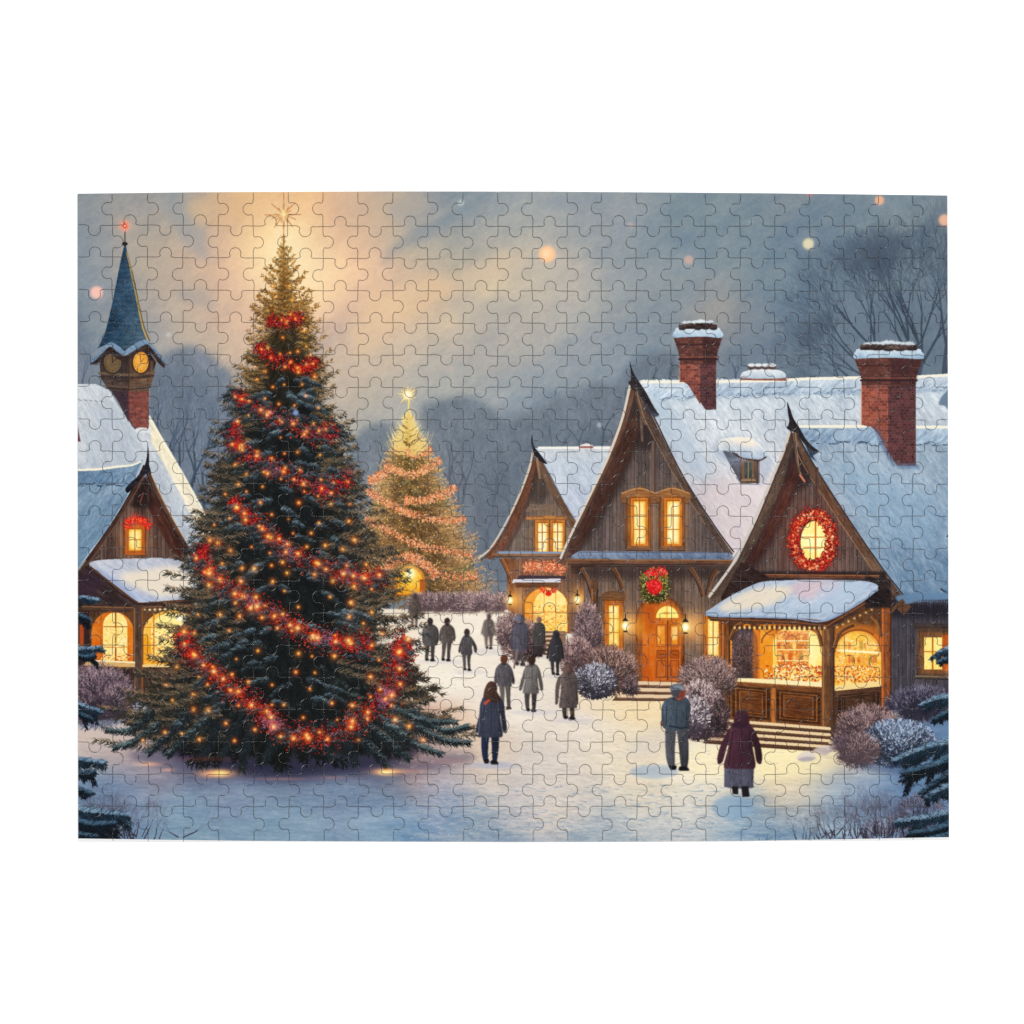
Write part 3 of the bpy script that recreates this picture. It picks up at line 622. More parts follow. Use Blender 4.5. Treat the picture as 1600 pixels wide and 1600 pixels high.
def chimney(xl, xm, xr, ytop, ybot, dg, capw, seed, br, bl):
    # brick shaft with a lit left face and a shaded right face, flared head, stones and snow
    fill([(xl,ytop+40),(xm,ytop+40),(xm,ybot-8)]+dg+[(xl,dg[-1][1])], bricks(br, 8.4, 4.5, (142,108,100), 24))
    fill([(xm,ytop+40),(xr,ytop+40),(xr,ybot),(xr-(xr-xm)*.68,ybot),(xm,ybot-(xr-xm)*.5)], bricks(bl, 7.6, 4.5, (100,80,88), 16))
    yh = ytop+14; ov = capw
    fill([(xl-ov,yh+8),(xl-ov*.8,yh+15),(xl-ov*.35,yh+28),(xl,yh+42),(xl,yh+52),(xr,yh+52),(xr,yh+42),(xr+ov*.35,yh+28),(xr+ov*.8,yh+15),(xr+ov,yh+8)], bricks((108,68,60), 7.5, 4, (84,62,60), 18))
    fill([(xm+4,yh+8),(xr+ov,yh+8),(xr+ov*.35,yh+28),(xr,yh+52),(xm+4,yh+52)], (40,24,34), .35, 2)
    line([(xl-ov*.5,yh+21),(xr+ov*.5,yh+21)], 2.6, (74,46,46), a=.8); line([(xl-1,yh+44),(xr+1,yh+44)], 3.4, (66,42,44), a=.85); line([(xl-1,yh+40.5),(xr+1,yh+40.5)], 1.4, (150,92,74), a=.6)
    fill(spline([(xl-ov-1,yh+6),(xl-ov+3,yh-1),(xl-2,yh-5),(xm,yh-3),(xr+2,yh-5),(xr+ov-3,yh-1),(xr+ov+1,yh+6),(xr+ov-4,yh+11),(xm+8,yh+9),(xl+4,yh+10),(xl-ov+3,yh+11)], True), snow((206,218,226),(148,174,196),yh-6,yh+12,6))
    fill(spline([(xl-ov*.15,yh-3),(xl-ov*.1,yh-9),(xl+4,yh-13),(xm,yh-14.5),(xr-4,yh-13),(xr+ov*.1,yh-9),(xr+ov*.15,yh-3)], False), lambda X, Y: (C(78,62,58)+nz(NM, X*1.4, Y*1.4)[..., None]*16).astype(np.float32))
    fill(spline([(xl,yh-10),(xl+6,yh-15),(xl+(xm-xl)*.6,yh-15.5),(xm,yh-18),(xm+(xr-xm)*.4,yh-16),(xr-8,yh-16),(xr,yh-10.5),(xr-10,yh-11.5),(xm+6,yh-12.5),(xm-8,yh-11.5),(xl+8,yh-12)], True), snow((214,222,226),(186,198,208),yh-18,yh-9,5), feather=.5, rough=.8)
    n = 5; w = (xr-xl+ov*.4)/n
    for k in range(n):
        cx = xl-ov*.2+w*(k+.5); yh0 = yh; yh = yh+(hsh(k,seed)-.5)*4; fill(ell(cx, yh-6.5, w*(.4+.16*hsh(k,seed+3)), 3.6), lambda X, Y: (C(88,72,68)+nz(NM, X*1.4, Y*1.4)[..., None]*16).astype(np.float32), 1, .6); fill(ell(cx, yh-4.2, w*.46, 2.), (42,36,38), .75, .7)
        yh = yh0
    line([(xl,yh+52),(xl,dg[-1][1])], 1.2, (206,130,92), a=.7)
chimney(1062,1094,1119,503,640,[(1088,622),(1075,601),(1068,597)],10,1,(136,76,64),(98,60,57))
fill([(1062,596),(1074,599),(1090,622),(1097,640),(1119,640),(1119,600)], (30,24,40), .12, 2)
fill([(1157,594),(1158,588),(1170,584),(1215,584),(1228,588),(1229,595)], bricks((146,92,80),8,4,(150,120,110)))
fill(spline([(1157,588),(1162,581),(1180,577),(1205,577),(1222,580),(1228,587),(1220,591),(1165,591)], True), snow((220,224,226),(170,186,200),577,591,5))
for k in range(4): fill(ell(1174+k*11,573.5,6,4.2), (92,76,72), 1, .5); fill(ell(1174+k*11,570.5,5.6,2.6), (222,226,228), 1, .5)
# dormer
fill([(1126,699),(1140,700),(1158,712),(1158,756),(1150,742)], wood((66,54,56), .9)); fill([(1136,716),(1158,716),(1158,754)], (120,128,146), .6, 2)
fill(box(1156,710,1187,755), wood((108,80,66), 1.57)); fill(box(1160,718,1178,750), (120,96,76)); fill(box(1163,722,1175,747), lambda X, Y: (C(72,78,74)+nz(NM,X,Y)[..., None]*10).astype(np.float32)); line([(1169,722),(1169,747)], 1.4, (150,130,104)); line([(1158,750),(1180,750)], 2, (156,130,100))
line([(1183,712),(1183,755)], 2.4, (76,56,50)); line([(1150,745),(1158,756),(1186,757)], 1.5, (120,130,150), a=.6)
softblob(ell(1150,702,38,22,14)[:-1], (140,156,178), .5, 6); softblob([(1186,716),(1202,712),(1206,730),(1192,756),(1186,756)], (146,160,180), .5, 4)
fill(spline([(1122,702),(1124,688),(1138,684),(1158,682),(1178,686),(1192,698),(1198,712),(1186,718),(1160,714),(1146,706)], True), snow((232,226,216),(168,184,204),682,716,6), rough=.8)
softblob([(1140,686),(1165,684),(1185,694),(1170,698),(1150,692)], (246,228,200), .6, 3)
line(spline([(1146,708),(1160,716),(1186,719),(1197,714)]), 2.2, (74,56,52))
for k in range(10): line([(1152+k*4,715),(1152+k*4,717+3*hsh(k,3))], 1, (160,150,150), a=.7)
# gable wall
fill([(990,612),(966,690),(940,750),(900,832),(893,868),(1144,868),(1126,842),(1060,742),(1016,656)], planks((104,94,92), 5.6, 9, 30, 6))
fill([(990,606),(972,672),(992,700),(1016,706),(1030,690)], (50,40,40), .7, 6); fill([(1004,670),(990,712),(962,775),(930,830),(905,864),(880,864),(940,750),(970,680)], (52,38,36), .72, 5)
fill([(985,600),(992,612),(978,668),(950,732),(915,800),(890,850),(884,884),(872,880),(884,850),(912,790),(944,725),(968,660)], wood((112,76,58), 1.95))
fill([(992,640),(1000,668),(984,715),(950,782),(912,846),(892,872),(888,862),(915,800),(950,732),(978,668)], wood((88,54,42), 1.95), .8, 2)
line(spline([(984,604),(974,648),(962,684),(944,728),(915,788),(890,840),(876,872)]), 4, (208,198,184), 3.2); line(spline([(987,606),(977,650),(966,686),(948,730),(919,790),(893,842),(878,877)]), 1.4, (96,76,64))
fill([(990,604),(998,612),(1020,652),(1062,738),(1112,818),(1146,866),(1136,868),(1100,818),(1050,738),(1010,664)], wood((94,74,64), 1.05)); line(spline([(998,610),(1022,652),(1064,738),(1114,818),(1146,862)]), 2.2, (66,56,58)); line(spline([(992,618),(1012,664),(1052,740),(1102,820)]), 1.3, (142,116,96), a=.7)
fill([(1001,612),(1025,640),(1030,650),(1022,652),(1010,640)], (58,62,76), .8, 1)
fill(spline([(984,564),(988,578),(994,590),(1001,600),(1010,614),(1024,640),(1030,648),(1018,642),(1002,622),(992,612),(985,604),(986,588)], True), wood((48,42,46), 1.1)); fill(ell(987,598,5,3.4), (58,46,46))
beam([(993,612),(1000,640),(1008,664)], 6, (122,94,76), (160,126,100), (60,46,44)); beam([(1001,650),(1003,690)], 5, (104,84,74), None, (60,48,46)); line([(1020,690),(1020,770)], 4, (112,92,82)); line([(1023,690),(1023,770)], 1.5, (62,50,50))
# upper windows with carved heads
for (x0, x1) in ((987,1010),(1039,1063)):
    fill(box(x0-10,774,x1+8,858), wood((128,80,46), 1.57)); fill(box(x0-10,774,x0-6,858), (70,48,38), .7, .6); fill(box(x1+5,774,x1+8,858), (76,52,40), .7, .6)
    fill(spline([(x0-17,780),(x0-15,770),(x0-6,768),((x0+x1)/2,761),(x1+6,768),(x1+14,770),(x1+16,780),(x1+8,776),(x0-8,776)], True), wood((148,98,58)), rough=.8); line(spline([(x0-16,771),((x0+x1)/2,763),(x1+14,771)]), 1.5, (190,138,90), a=.8)
    for xx in (x0-12, x1+10): fill(ell(xx,781,3.4,5), wood((138,92,58))); line([(xx-3,786),(xx+3,786)], 1.2, (80,56,44))
    window(x0+2.5,782,x1-1.5,850,2,3,(196,112,40),(255,236,164),4); fill(box(x0-7,853,x1+6,859), wood((140,90,52))); line([(x0-8,860),(x1+7,860)], 1.6, (66,48,44))
    glow((x0+x1)/2,816,26,(90,46,10),.4,44)
fill([(893,868),(905,861),(1140,863),(1146,871),(1140,874),(893,873)], snow((128,140,160),(108,122,144),860,874,7)); line([(905,862.5),(1138,864)], 1.4, (84,92,112), a=.7)
beam([(888,878),(1146,879)], 9, (118,80,56), (160,114,78), (60,44,40)); fill([(892,883),(1146,884),(1146,896),(892,896)], wood((84,58,46)), .9, 1)
# ground floor
fill([(912,886),(1140,886),(1128,1070),(912,1070)], planks((112,97,88), 5.4, 9, 30, 6)); fill([(900,884),(1140,884),(1140,905),(900,905)], (44,32,32), .55, 7)
for (a, b) in (((908,888),(926,935)),((958,888),(977,938)),((1078,888),(1098,932)),((1120,890),(1104,930))):
    beam([a,(a[0]*.45+b[0]*.55,a[1]*.62+b[1]*.38),b], 9, (104,70,50), (142,100,70), (52,38,36), 5)
fill(box(923,905,934,1030), wood((100,66,46), 1.57)); line([(925,920),(925,1030)], 2, (176,106,52), a=.7); line([(933,920),(933,1030)], 2, (54,40,38), a=.8)
fill(box(934,932,941,1016), planks((84,72,66),4,6,20))
fill(box(940,930,976,940), wood((116,80,54))); fill(spline([(938,932),(944,926),(958,923),(972,926),(978,932)]), wood((110,78,56)))
window(950.5,945,967,1010,2,3,(178,100,42),(255,228,146),6); glow(958,975,20,(90,46,10),.5,40)
fill(arch(992,930,1070,1066,38), wood((112,66,38), 1.57)); fill(arch(996,934,1067,1066,36), wood((150,84,36), 1.57)); fill(arch(1004,938,1063,1064,32), lit((184,88,28), 10))
fill(arch(1004,938,1026,1064,30), lit((196,100,28), 8), .9, 2); softblob([(1004,950),(1022,944),(1024,975),(1010,990)], (150,66,18), .6, 6); softblob([(1003,1020),(1014,1030),(1012,1064),(1003,1064)], (160,76,24), .55, 5); line([(1013,960),(1013,1062)], 1.5, (180,84,20), a=.5)
fill([(994,1000),(1004,1000),(1004,1064),(994,1064)], wood((140,80,40),1.57))
fill(arch(1022,944,1064,1063,24), wood((186,98,36), 1.57)); fill(arch(1025,947,1060,966,18), lit((255,220,116), 8)); line([(1024,967),(1062,967)], 3, (176,92,34)); glow(1042,958,14,(120,80,30),.6)
line([(1042,947),(1042,966)],1,(200,120,40),a=.7); fill(ell(1041,958,5,2.4),(230,150,60),.7,1)
line([(1043,970),(1043,1062)], 2, (110,56,24))
for (x0, x1) in ((1026,1040),(1047,1060)):
    fill(box(x0,976,x1,1010), wood((206,112,44), 1.57)); fill(box(x0+2,979,x1-2,1006), lit((226,150,70), 16)); line(box(x0,976,x1,1010)+[(x0,976)], 1.1, (130,68,28), a=.8)
    fill(box(x0,1016,x1,1028), wood((164,84,32))); line(box(x0,1016,x1,1028)+[(x0,1016)], 1, (112,58,26), a=.8); fill(box(x0,1032,x1,1058), wood((176,92,36),1.57)); line(box(x0,1032,x1,1058)+[(x0,1032)], 1, (112,58,26), a=.8)
    line([(x0+3,1022),(x1-3,1022)], 1.3, (90,46,22), a=.8)
fill(box(1050,980,1058,1000), (255,214,160), .6, 1.2); glow(1030,1000,36,(90,36,0),.5,60)
# wreath over the door
fill(ell(1026,913,25,28), (40,30,28), .5, 5)
bush(1023,916,22.5,26,(52,62,26),(112,116,44),(178,170,84),900,0,3.4,3)
goods(1001,1045,892,942,110,[(224,206,120),(240,226,150),(150,150,60)],1.5,9)
fill(ell(1022,917,11,12), (196,26,28), .95, 1.4); garland([(1012,915),(1022,910),(1032,917),(1022,926)], 6, 6, 200, [(226,24,30),(190,10,24),(240,50,50)], (255,110,100), 4)
garland([(1011,898),(1018,892),(1025,896),(1034,890),(1038,898)], 6, 6, 260, [(220,34,34),(190,16,26),(240,70,60)], (255,150,120), 5); glow(1022,912,20,(110,8,8),.4)
window(1105,966,1123,1026,2,2,(176,102,44),(255,226,140),5)
lamp(977,978,1.25,9); lamp(1071,980,1.35,12)
# steps
for k in range(3):
    y = 1066+k*10; x0 = 992-k*14; x1 = 1066+k*6
    fill([(x0,y),(x1,y+2),(x1+3,y+10),(x0-8,y+9)], wood((120,86,64))); line([(x0+2,y+1),(x1,y+3)], 5, (220,190,156)); line([(x0-2,y+7.5),(x1,y+9)], 2.4, (92,66,54))

# ------------------------------------------------------------------ front house with the market stall
fill([(1234,665),(1250,664),(1484,664),(1484,942),(1412,944),(1350,866),(1300,782),(1262,712)], snow((156,172,186),(120,143,165),690,930,7,.95))
softblob([(1300,720),(1400,740),(1470,800),(1440,860),(1350,800)], (140,168,192), .4, 20)
r = np.random.default_rng(36); n = 260; x = r.uniform(1270,1480,n); y = r.uniform(700,930,n); k = (x-1262)*1.35 > (y-712)
strokes(x[k], y[k], x[k]+r.uniform(5,14,k.sum()), y[k]+r.uniform(4,12,k.sum()), 1.2, .5, np.where(r.uniform(size=(k.sum(),1))<.5, C(168,190,210), C(102,132,164)), a=.3)
fill([(1246,664),(1484,664),(1484,692),(1380,694),(1300,692),(1268,700),(1256,690)], snow((152,170,188),(130,152,174),664,694,10,2.3), rough=1); line([(1250,666),(1352,666)], 4.6, (238,230,208)); line([(1428,667),(1484,667)], 4.6, (238,230,208))
seam(1274,1378,691,694,(50,66,90),3,.95,1.9); seam(1430,1484,693,696,(56,72,96),4,.9,1.7)
chimney(1346,1388,1431,536,728,[(1384,700),(1372,678),(1362,667),(1346,664)],12,2,(138,75,62),(95,57,56))
fill([(1346,610),(1366,610),(1366,664),(1346,662)], (200,110,70), .18, 3)
fill([(1364,664),(1376,676),(1400,728),(1395,730),(1372,690)], (80,96,124), .5, 1.5); fill([(1398,724),(1433,724),(1440,732),(1404,733)], (96,116,142), .6, 2)
line([(1480,838),(1484,834)], 2, (60,70,84)); line([(1470,920),(1484,930)], 3, (62,74,92), a=.7); line([(1475,938),(1484,942)], 3, (50,58,72), a=.7)
# gable wall
fill([(1241,690),(1222,752),(1192,826),(1160,885),(1150,915),(1395,915),(1372,886),(1320,806),(1270,728)], planks((98,86,82), 6.2, 9, 34, 6))
fill([(1238,690),(1222,752),(1240,768),(1262,760),(1276,742)], (46,34,38), .75, 6); fill([(1250,735),(1240,780),(1206,850),(1172,900),(1140,912),(1192,826),(1226,750)], (54,34,36), .75, 5)
fill([(1236,668),(1240,690),(1224,752),(1194,824),(1160,884),(1128,930),(1110,936),(1152,876),(1180,818),(1210,745),(1228,700)], wood((92,72,60), 1.95))
fill([(1242,715),(1250,740),(1232,788),(1200,850),(1166,896),(1146,912),(1164,884),(1198,824),(1226,756)], wood((88,50,40), 1.95), .85, 2.5)
line(spline([(1233,676),(1224,705),(1206,748),(1176,818),(1148,876),(1108,932)]), 4.2, (198,190,180), 3.6); line(spline([(1237,680),(1228,708),(1210,750),(1180,820),(1152,878),(1112,936)]), 2, (84,64,56))
fill([(1238,668),(1248,680),(1272,728),(1322,806),(1374,884),(1418,942),(1404,946),(1360,890),(1306,806),(1256,724)], wood((108,80,62), 1.02)); line(spline([(1246,680),(1274,730),(1324,808),(1376,884),(1418,938)]), 2.2, (60,52,54)); line(spline([(1242,700),(1262,738),(1310,812),(1364,892)]), 1.4, (150,118,88), a=.7)
fill([(1256,690),(1276,702),(1280,706),(1270,712),(1276,722),(1266,714)], (40,52,70), .85, 1)
fill(spline([(1230,628),(1235,640),(1240,654),(1249,668),(1258,684),(1268,696),(1279,705),(1266,702),(1254,690),(1246,678),(1238,674),(1231,670),(1233,658),(1231,644)], True), wood((50,44,48), 1.1)); fill(ell(1236,668,6.5,4), (52,44,46))
beam([(1240,676),(1243,700),(1246,725),(1250,742)], 7, (116,92,76), (156,126,100), (60,46,44), 4); line([(1250,742),(1257,752)], 3, (190,120,96)); beam([(1277,730),(1277,800)], 4, (96,72,62), None, (56,42,44)); line([(1226,800),(1224,890)], 3.2, (84,62,56))
# wreathed round window
fill(ell(1270,845,41,54), (58,20,18), .5, 5); glow(1270,845,48,(130,24,8),.45,62)
fill(ell(1273,847,22,33), lit((255,222,118), 10)); glow(1272,850,16,(120,90,60),.8,22)
line([(1274,815),(1274,880)], 2.2, (196,112,36)); line([(1252,839),(1296,839)], 1.8, (196,112,36)); line([(1256,855),(1292,855)], 1.8, (206,120,40))
t = np.linspace(0, 2*math.pi, 25); wr = np.stack([1270+29.5*np.cos(t), 844+41*np.sin(t)], 1)
fill(ell(1270,844,36,49), (110,16,14), .0); garland(wr, 10, 10, 3000, [(176,26,20),(206,42,30),(130,14,16),(196,56,36),(220,50,36),(100,12,14)], (240,140,84), 6)
r = np.random.default_rng(8)
for k in range(60):
    a = r.uniform(0,6.28); glow(1270+29.5*math.cos(a)+r.normal(0,3), 844+41*math.sin(a)+r.normal(0,4), r.uniform(1,2), (255,190,130), .9)
fill([(1158,893),(1384,893),(1384,908),(1150,908)], (40,30,34), .8, 2); beam([(1158,900),(1374,902)], 7, (122,76,50), (160,108,72), (58,42,40))
# right wall, eaves and window
fill([(1372,930),(1418,944),(1484,936),(1484,1110),(1380,1110)], planks((78,76,86), 6, 7, 24, 5)); fill([(1380,930),(1484,936),(1484,966),(1385,966)], (30,26,36), .65, 7)
fill(spline([(1412,944),(1440,938),(1484,936),(1484,926),(1404,930)], True), (104,132,160), .9, 1.5)
for k in range(26): line([(1414+k*2.7,938+hsh(k)*2),(1413.5+k*2.7,943+6*hsh(k,5))], 1.2, (116,132,152), .5, a=.8)
fill(box(1428,974,1484,982), wood((74,62,58))); fill(box(1432,982,1484,1058), wood((92,68,52), 1.57)); fill(box(1438,988,1484,1052), wood((120,78,46), 1.57))
fill(box(1444,996,1474,1046), lit((255,214,116), 10)); line([(1457,996),(1457,1046)], 2, (160,92,36)); line([(1444,1018),(1474,1018)], 1.8, (160,92,36)); fill(box(1472,992,1484,1048), wood((176,88,34),1.57)); glow(1458,1022,20,(90,50,10),.6,30)
beam([(1430,1058),(1484,1060)], 5, (86,70,58), (150,130,104), (46,38,38))
fill([(1400,950),(1410,940),(1424,948),(1412,962)], wood((122,80,50)), .8)
line([(1379,940),(1379,1100)], 2.4, (214,118,44), a=.6)
beam([(1386,965),(1400,948),(1412,938)], 6, (112,76,52), None, (56,40,38))
# stall: glowing inside
fill([(1126,962),(1290,966),(1385,940),(1392,1110),(1292,1150),(1128,1132)], wood((104,66,40), 1.57))
fill(arch(1141,975,1190,1064,24), wood((222,134,44), 1.57)); fill(arch(1144,980,1184,1062,22), lit((84,66,66), 8))
bush(1164,1030,20,40,(58,46,50),(98,80,82),(140,116,116),800,0,3.6,21,False); fill(arch(1176,975,1192,1064,20), (216,120,36), .55, 2.5)
fill(box(1188,976,1212,1064), lit((236,150,48), 8)); fill(arch(1208,978,1285,1070,24), lit((255,214,116), 14))
fill(box(1214,986,1264,1046), lit((236,142,72), 18)); goods(1214,1264,986,1046,420,[(214,84,40),(244,150,80),(255,206,130),(190,70,36),(150,110,60)],2.2,11)
for y in (1001,1015,1032): line([(1214,y),(1264,y)], 1.8, (255,226,160), a=.9)
fill(box(1264,984,1284,1040), lit((255,226,140), 8), .9, 1); goods(1195,1285,1040,1066,520,WG+[(255,250,220),(200,60,30)],2.6,12)
fill(arch(1304,984,1377,1074,34), lit((250,190,92), 14)); goods(1308,1372,1000,1050,300,[(244,160,80),(255,214,130),(226,120,60),(255,230,170)],2.2,13); line([(1306,1016),(1374,1020)], 3, (255,236,180), a=.8)
goods(1304,1374,1040,1066,320,WG,2.4,14); fill(arch(1304,984,1377,1074,34), (150,70,10), .0)
for q in ([(1206,976),(1290,976),(1288,1010),(1276,990),(1250,984),(1222,984),(1210,1000)],[(1302,982),(1380,982),(1380,1030),(1370,1005),(1345,990),(1318,996),(1304,1030)]): softblob(q, (206,108,34), .6, 5)
for (x0, y0, x1, y1) in ((1214,986,1264,1000),(1214,1003,1264,1014),(1214,1017,1264,1031),(1312,1000,1370,1014),(1312,1022,1370,1036)):
    r = np.random.default_rng(x0+y0); x = x0+1
    while x < x1-3:
        w_ = r.uniform(2.5,6); h_ = r.uniform(.5,.95)*(y1-y0); c_ = [(196,70,36),(232,150,70),(255,214,130),(150,64,30),(120,110,60),(240,190,110)][r.integers(0,6)]
        fill(box(x,y1-h_,x+w_,y1), c_, .6, .5); x += w_+r.uniform(.4,1.6)
glow(1250,1000,34,(150,110,50),.55); glow(1335,1000,30,(140,90,30),.6)
line(arch(1304,984,1377,1074,34)[1:-1], 3, (150,84,34)); line(arch(1304,984,1380,1074,34)[12:], 5, (206,112,36)); line(arch(1190,978,1286,1074,26)[1:-1], 2.4, (150,90,40), a=.8)
# counter
fill([(1138,1058),(1288,1066),(1288,1074),(1134,1064)], (246,226,170)); line([(1136,1065),(1288,1075)], 2.4, (150,96,50)); fill([(1296,1072),(1380,1064),(1380,1072),(1300,1082)], (240,206,140)); 
fill([(1136,1066),(1288,1076),(1288,1140),(1136,1122)], wood((132,80,38), .05)); fill([(1302,1080),(1382,1072),(1382,1120),(1302,1146)], wood((92,58,38), -.1))
for (a, b) in ((1144,1203),(1213,1282)):
    q = lambda x, y: (x, y+(x-1136)*.09)
    for (i, c) in ((0,(82,48,24)),(5,(164,104,52)),(6.5,(92,54,26)),(11,(158,98,48)),(12.5,(118,68,32))):
        fill([q(a+i,1070+i*.7),q(b-i,1070+i*.7),q(b-i,1119-i*.7),q(a+i,1119-i*.7)], wood(c, .08))
fill([(1205,1074),(1212,1075),(1212,1130),(1205,1129)], wood((168,104,48),1.57))
for (i, c) in ((0,(60,38,28)),(4,(104,66,42)),(6,(66,42,30)),(11,(88,56,36))): fill([(1310+i,1086+i*.6),(1374-i,1080+i*.6),(1374-i,1116-i*.6),(1310+i,1130-i*.6)], wood(c, -.1))
# posts and roof of the stall
for (x0, x1, y0, y1, c) in ((1127,1141,962,1132,(140,84,42)),(1284,1304,960,1152,(120,80,48)),(1377,1393,930,1104,(150,84,40))):
    fill(box(x0,y0,x1,y1), wood(c, 1.57, 12)); line([(x0+2,y0),(x0+2,y1)], 2.4, np.array(c)*1.3, a=.7); line([(x1-1.5,y0),(x1-1.5,y1)], 2.6, np.array(c)*.55, a=.8)
fill(box(1296,962,1304,1150), (74,52,40), .55, 1)
for p in ([(1141,1000),(1150,980),(1168,970)],[(1284,1010),(1276,985),(1258,974)],[(1304,1012),(1312,988),(1334,976)],[(1376,995),(1372,975),(1362,962)]): beam(p, 6, (124,80,44), (170,116,64), (70,46,34))
fill([(1102,958),(1122,962),(1240,966),(1292,972),(1378,918),(1380,934),(1294,984),(1240,976),(1110,970)], wood((86,54,38), .05)); line([(1106,966),(1240,972),(1292,978),(1376,928)], 1.8, (140,90,54), a=.7)
for k in range(19): x = 1142+k*7.8; fill(box(x,977,x+4,983+2*hsh(k)), (70,44,34), .9, .4); glow(x+6,981,2,(255,210,130),.95)
for k in range(7): glow(1308+k*9,980-4.6*k,1.8,(255,210,130),.8)
fill([(1126,934),(1158,878),(1204,902),(1186,926),(1130,950)], wood((62,42,38), .5)); fill([(1352,900),(1392,906),(1392,950),(1352,950)], wood((48,36,38), .5), 1, 2)
fill(spline([(1102,958),(1112,950),(1140,932),(1176,914),(1200,908),(1260,906),(1330,907),(1362,910),(1371,920),(1340,942),(1300,966),(1286,969),(1240,965),(1180,963),(1122,962)], True), snow((168,182,200),(158,174,194),906,968,6,2.7))
softblob([(1130,944),(1180,920),(1240,918),(1215,940),(1180,950),(1130,955)], (236,216,186), .8, 5); softblob([(1240,910),(1310,910),(1300,930),(1250,935)], (216,178,180), .6, 6); softblob([(1290,915),(1355,912),(1330,938),(1290,960),(1270,950)], (176,192,212), .7, 6)
r = np.random.default_rng(37); n = 40; x = r.uniform(1150,1330,n); y = np.maximum(r.uniform(912,942,n), 914+np.maximum(1215-x,0)*.5)
strokes(x, y, x-r.uniform(6,18,n), y+r.uniform(3,8,n), 1.3, .6, np.where(r.uniform(size=(n,1))<.5, C(240,224,200), C(150,168,194)), a=.22)
line(spline([(1102,960),(1122,963),(1180,964),(1240,966),(1288,970),(1340,944),(1371,921)]), 2.6, (138,156,182))
# stall steps
for k in range(4):
    y = 1128+k*9.5; x0 = 1122-k*6
    fill([(x0,y-4),(1296-k*1,y+10),(1304-k*4,y+19),(x0-6,y+5)], wood((112,78,54), .1)); line([(x0,y-3),(1296,y+10.5)], 4.2, (228,198,156)); line([(x0-3,y+3.5),(1298,y+17)], 2.4, (84,58,44))
softblob([(1246,1181),(1254,1173),(1264,1171),(1274,1176),(1270,1184),(1256,1185)], (214,200,190), .9, 1.5, 2); softblob([(1248,1183),(1262,1180),(1274,1182),(1266,1188),(1254,1188)], (140,136,152), .6, 1.6, 2); softblob([(1270,1170),(1286,1164),(1300,1166),(1296,1175),(1278,1176)], (200,188,184), .85, 1.5, 2); softblob([(1276,1177),(1296,1174),(1290,1181)], (150,140,150), .5, 1.6)

# ------------------------------------------------------------------ frosted shrubs
BD, BM, BH = (82,64,60), (138,114,105), (198,174,160)
bush(815,1000,32,32,BD,(142,112,108),(194,166,156),1500,0,4.5,31); bush(795,985,20,26,(100,80,84),(150,124,122),(196,170,160),700,0,4,32); bush(836,1012,16,12,(70,50,54),(120,92,92),(170,140,136),400,0,4,36)
bush(918,992,22,50,(84,66,70),(140,114,114),(186,160,156),1500,0,4.5,33); bush(902,1030,26,34,(92,70,74),(146,116,114),(194,164,156),1300,0,4.5,34)
bush(952,1048,42,36,BD,(140,108,102),(196,160,146),2400,0,5,35); bush(930,1064,31,26,(64,60,70),(132,128,140),(204,202,210),1500,.35,3.6,37); bush(985,1072,12,14,(60,50,56),(110,90,92),(160,130,126),300,0,4,38)
bush(1105,1062,44,34,BD,(138,110,108),(192,166,160),2300,0,5,39); bush(1092,1110,38,44,(72,56,62),(140,116,116),(206,186,180),2300,.35,4,40); bush(1125,1120,14,30,(50,40,46),(90,72,74),(140,116,112),500,0,4,41); bush(1078,1118,30,30,(84,74,84),(160,146,150),(216,204,200),900,.8,3.4,42)
fill([(1060,1145),(1128,1140),(1128,1156),(1075,1154)], (70,56,66), .5, 4)
bush(1440,1100,56,26,(58,54,72),(92,88,106),(136,132,150),1500,0,5.5,43); bush(1355,1148,50,44,(84,66,72),(132,108,110),(180,152,146),2900,0,6,44); bush(1405,1162,56,36,(46,54,70),(104,116,138),(164,178,200),2600,.4,4,45); bush(1340,1172,34,26,(96,80,86),(140,118,120),(176,152,146),900,0,5,46)
fill(spline([(1340,1196),(1400,1192),(1470,1200),(1440,1212),(1370,1206)], True), (70,86,116), .5, 4)
fill([(1300,1150),(1325,1150),(1320,1172),(1296,1172)], (84,70,82), .6, 4)
bush(150,1088,56,46,(70,58,70),(124,104,114),(170,146,150),2600,0,7,47); bush(185,1098,22,28,(76,64,76),(130,108,116),(172,150,152),600,0,6,48)
fill(spline([(112,1132),(170,1124),(205,1122),(180,1132),(130,1140)], True), (130,146,172), .5, 3)
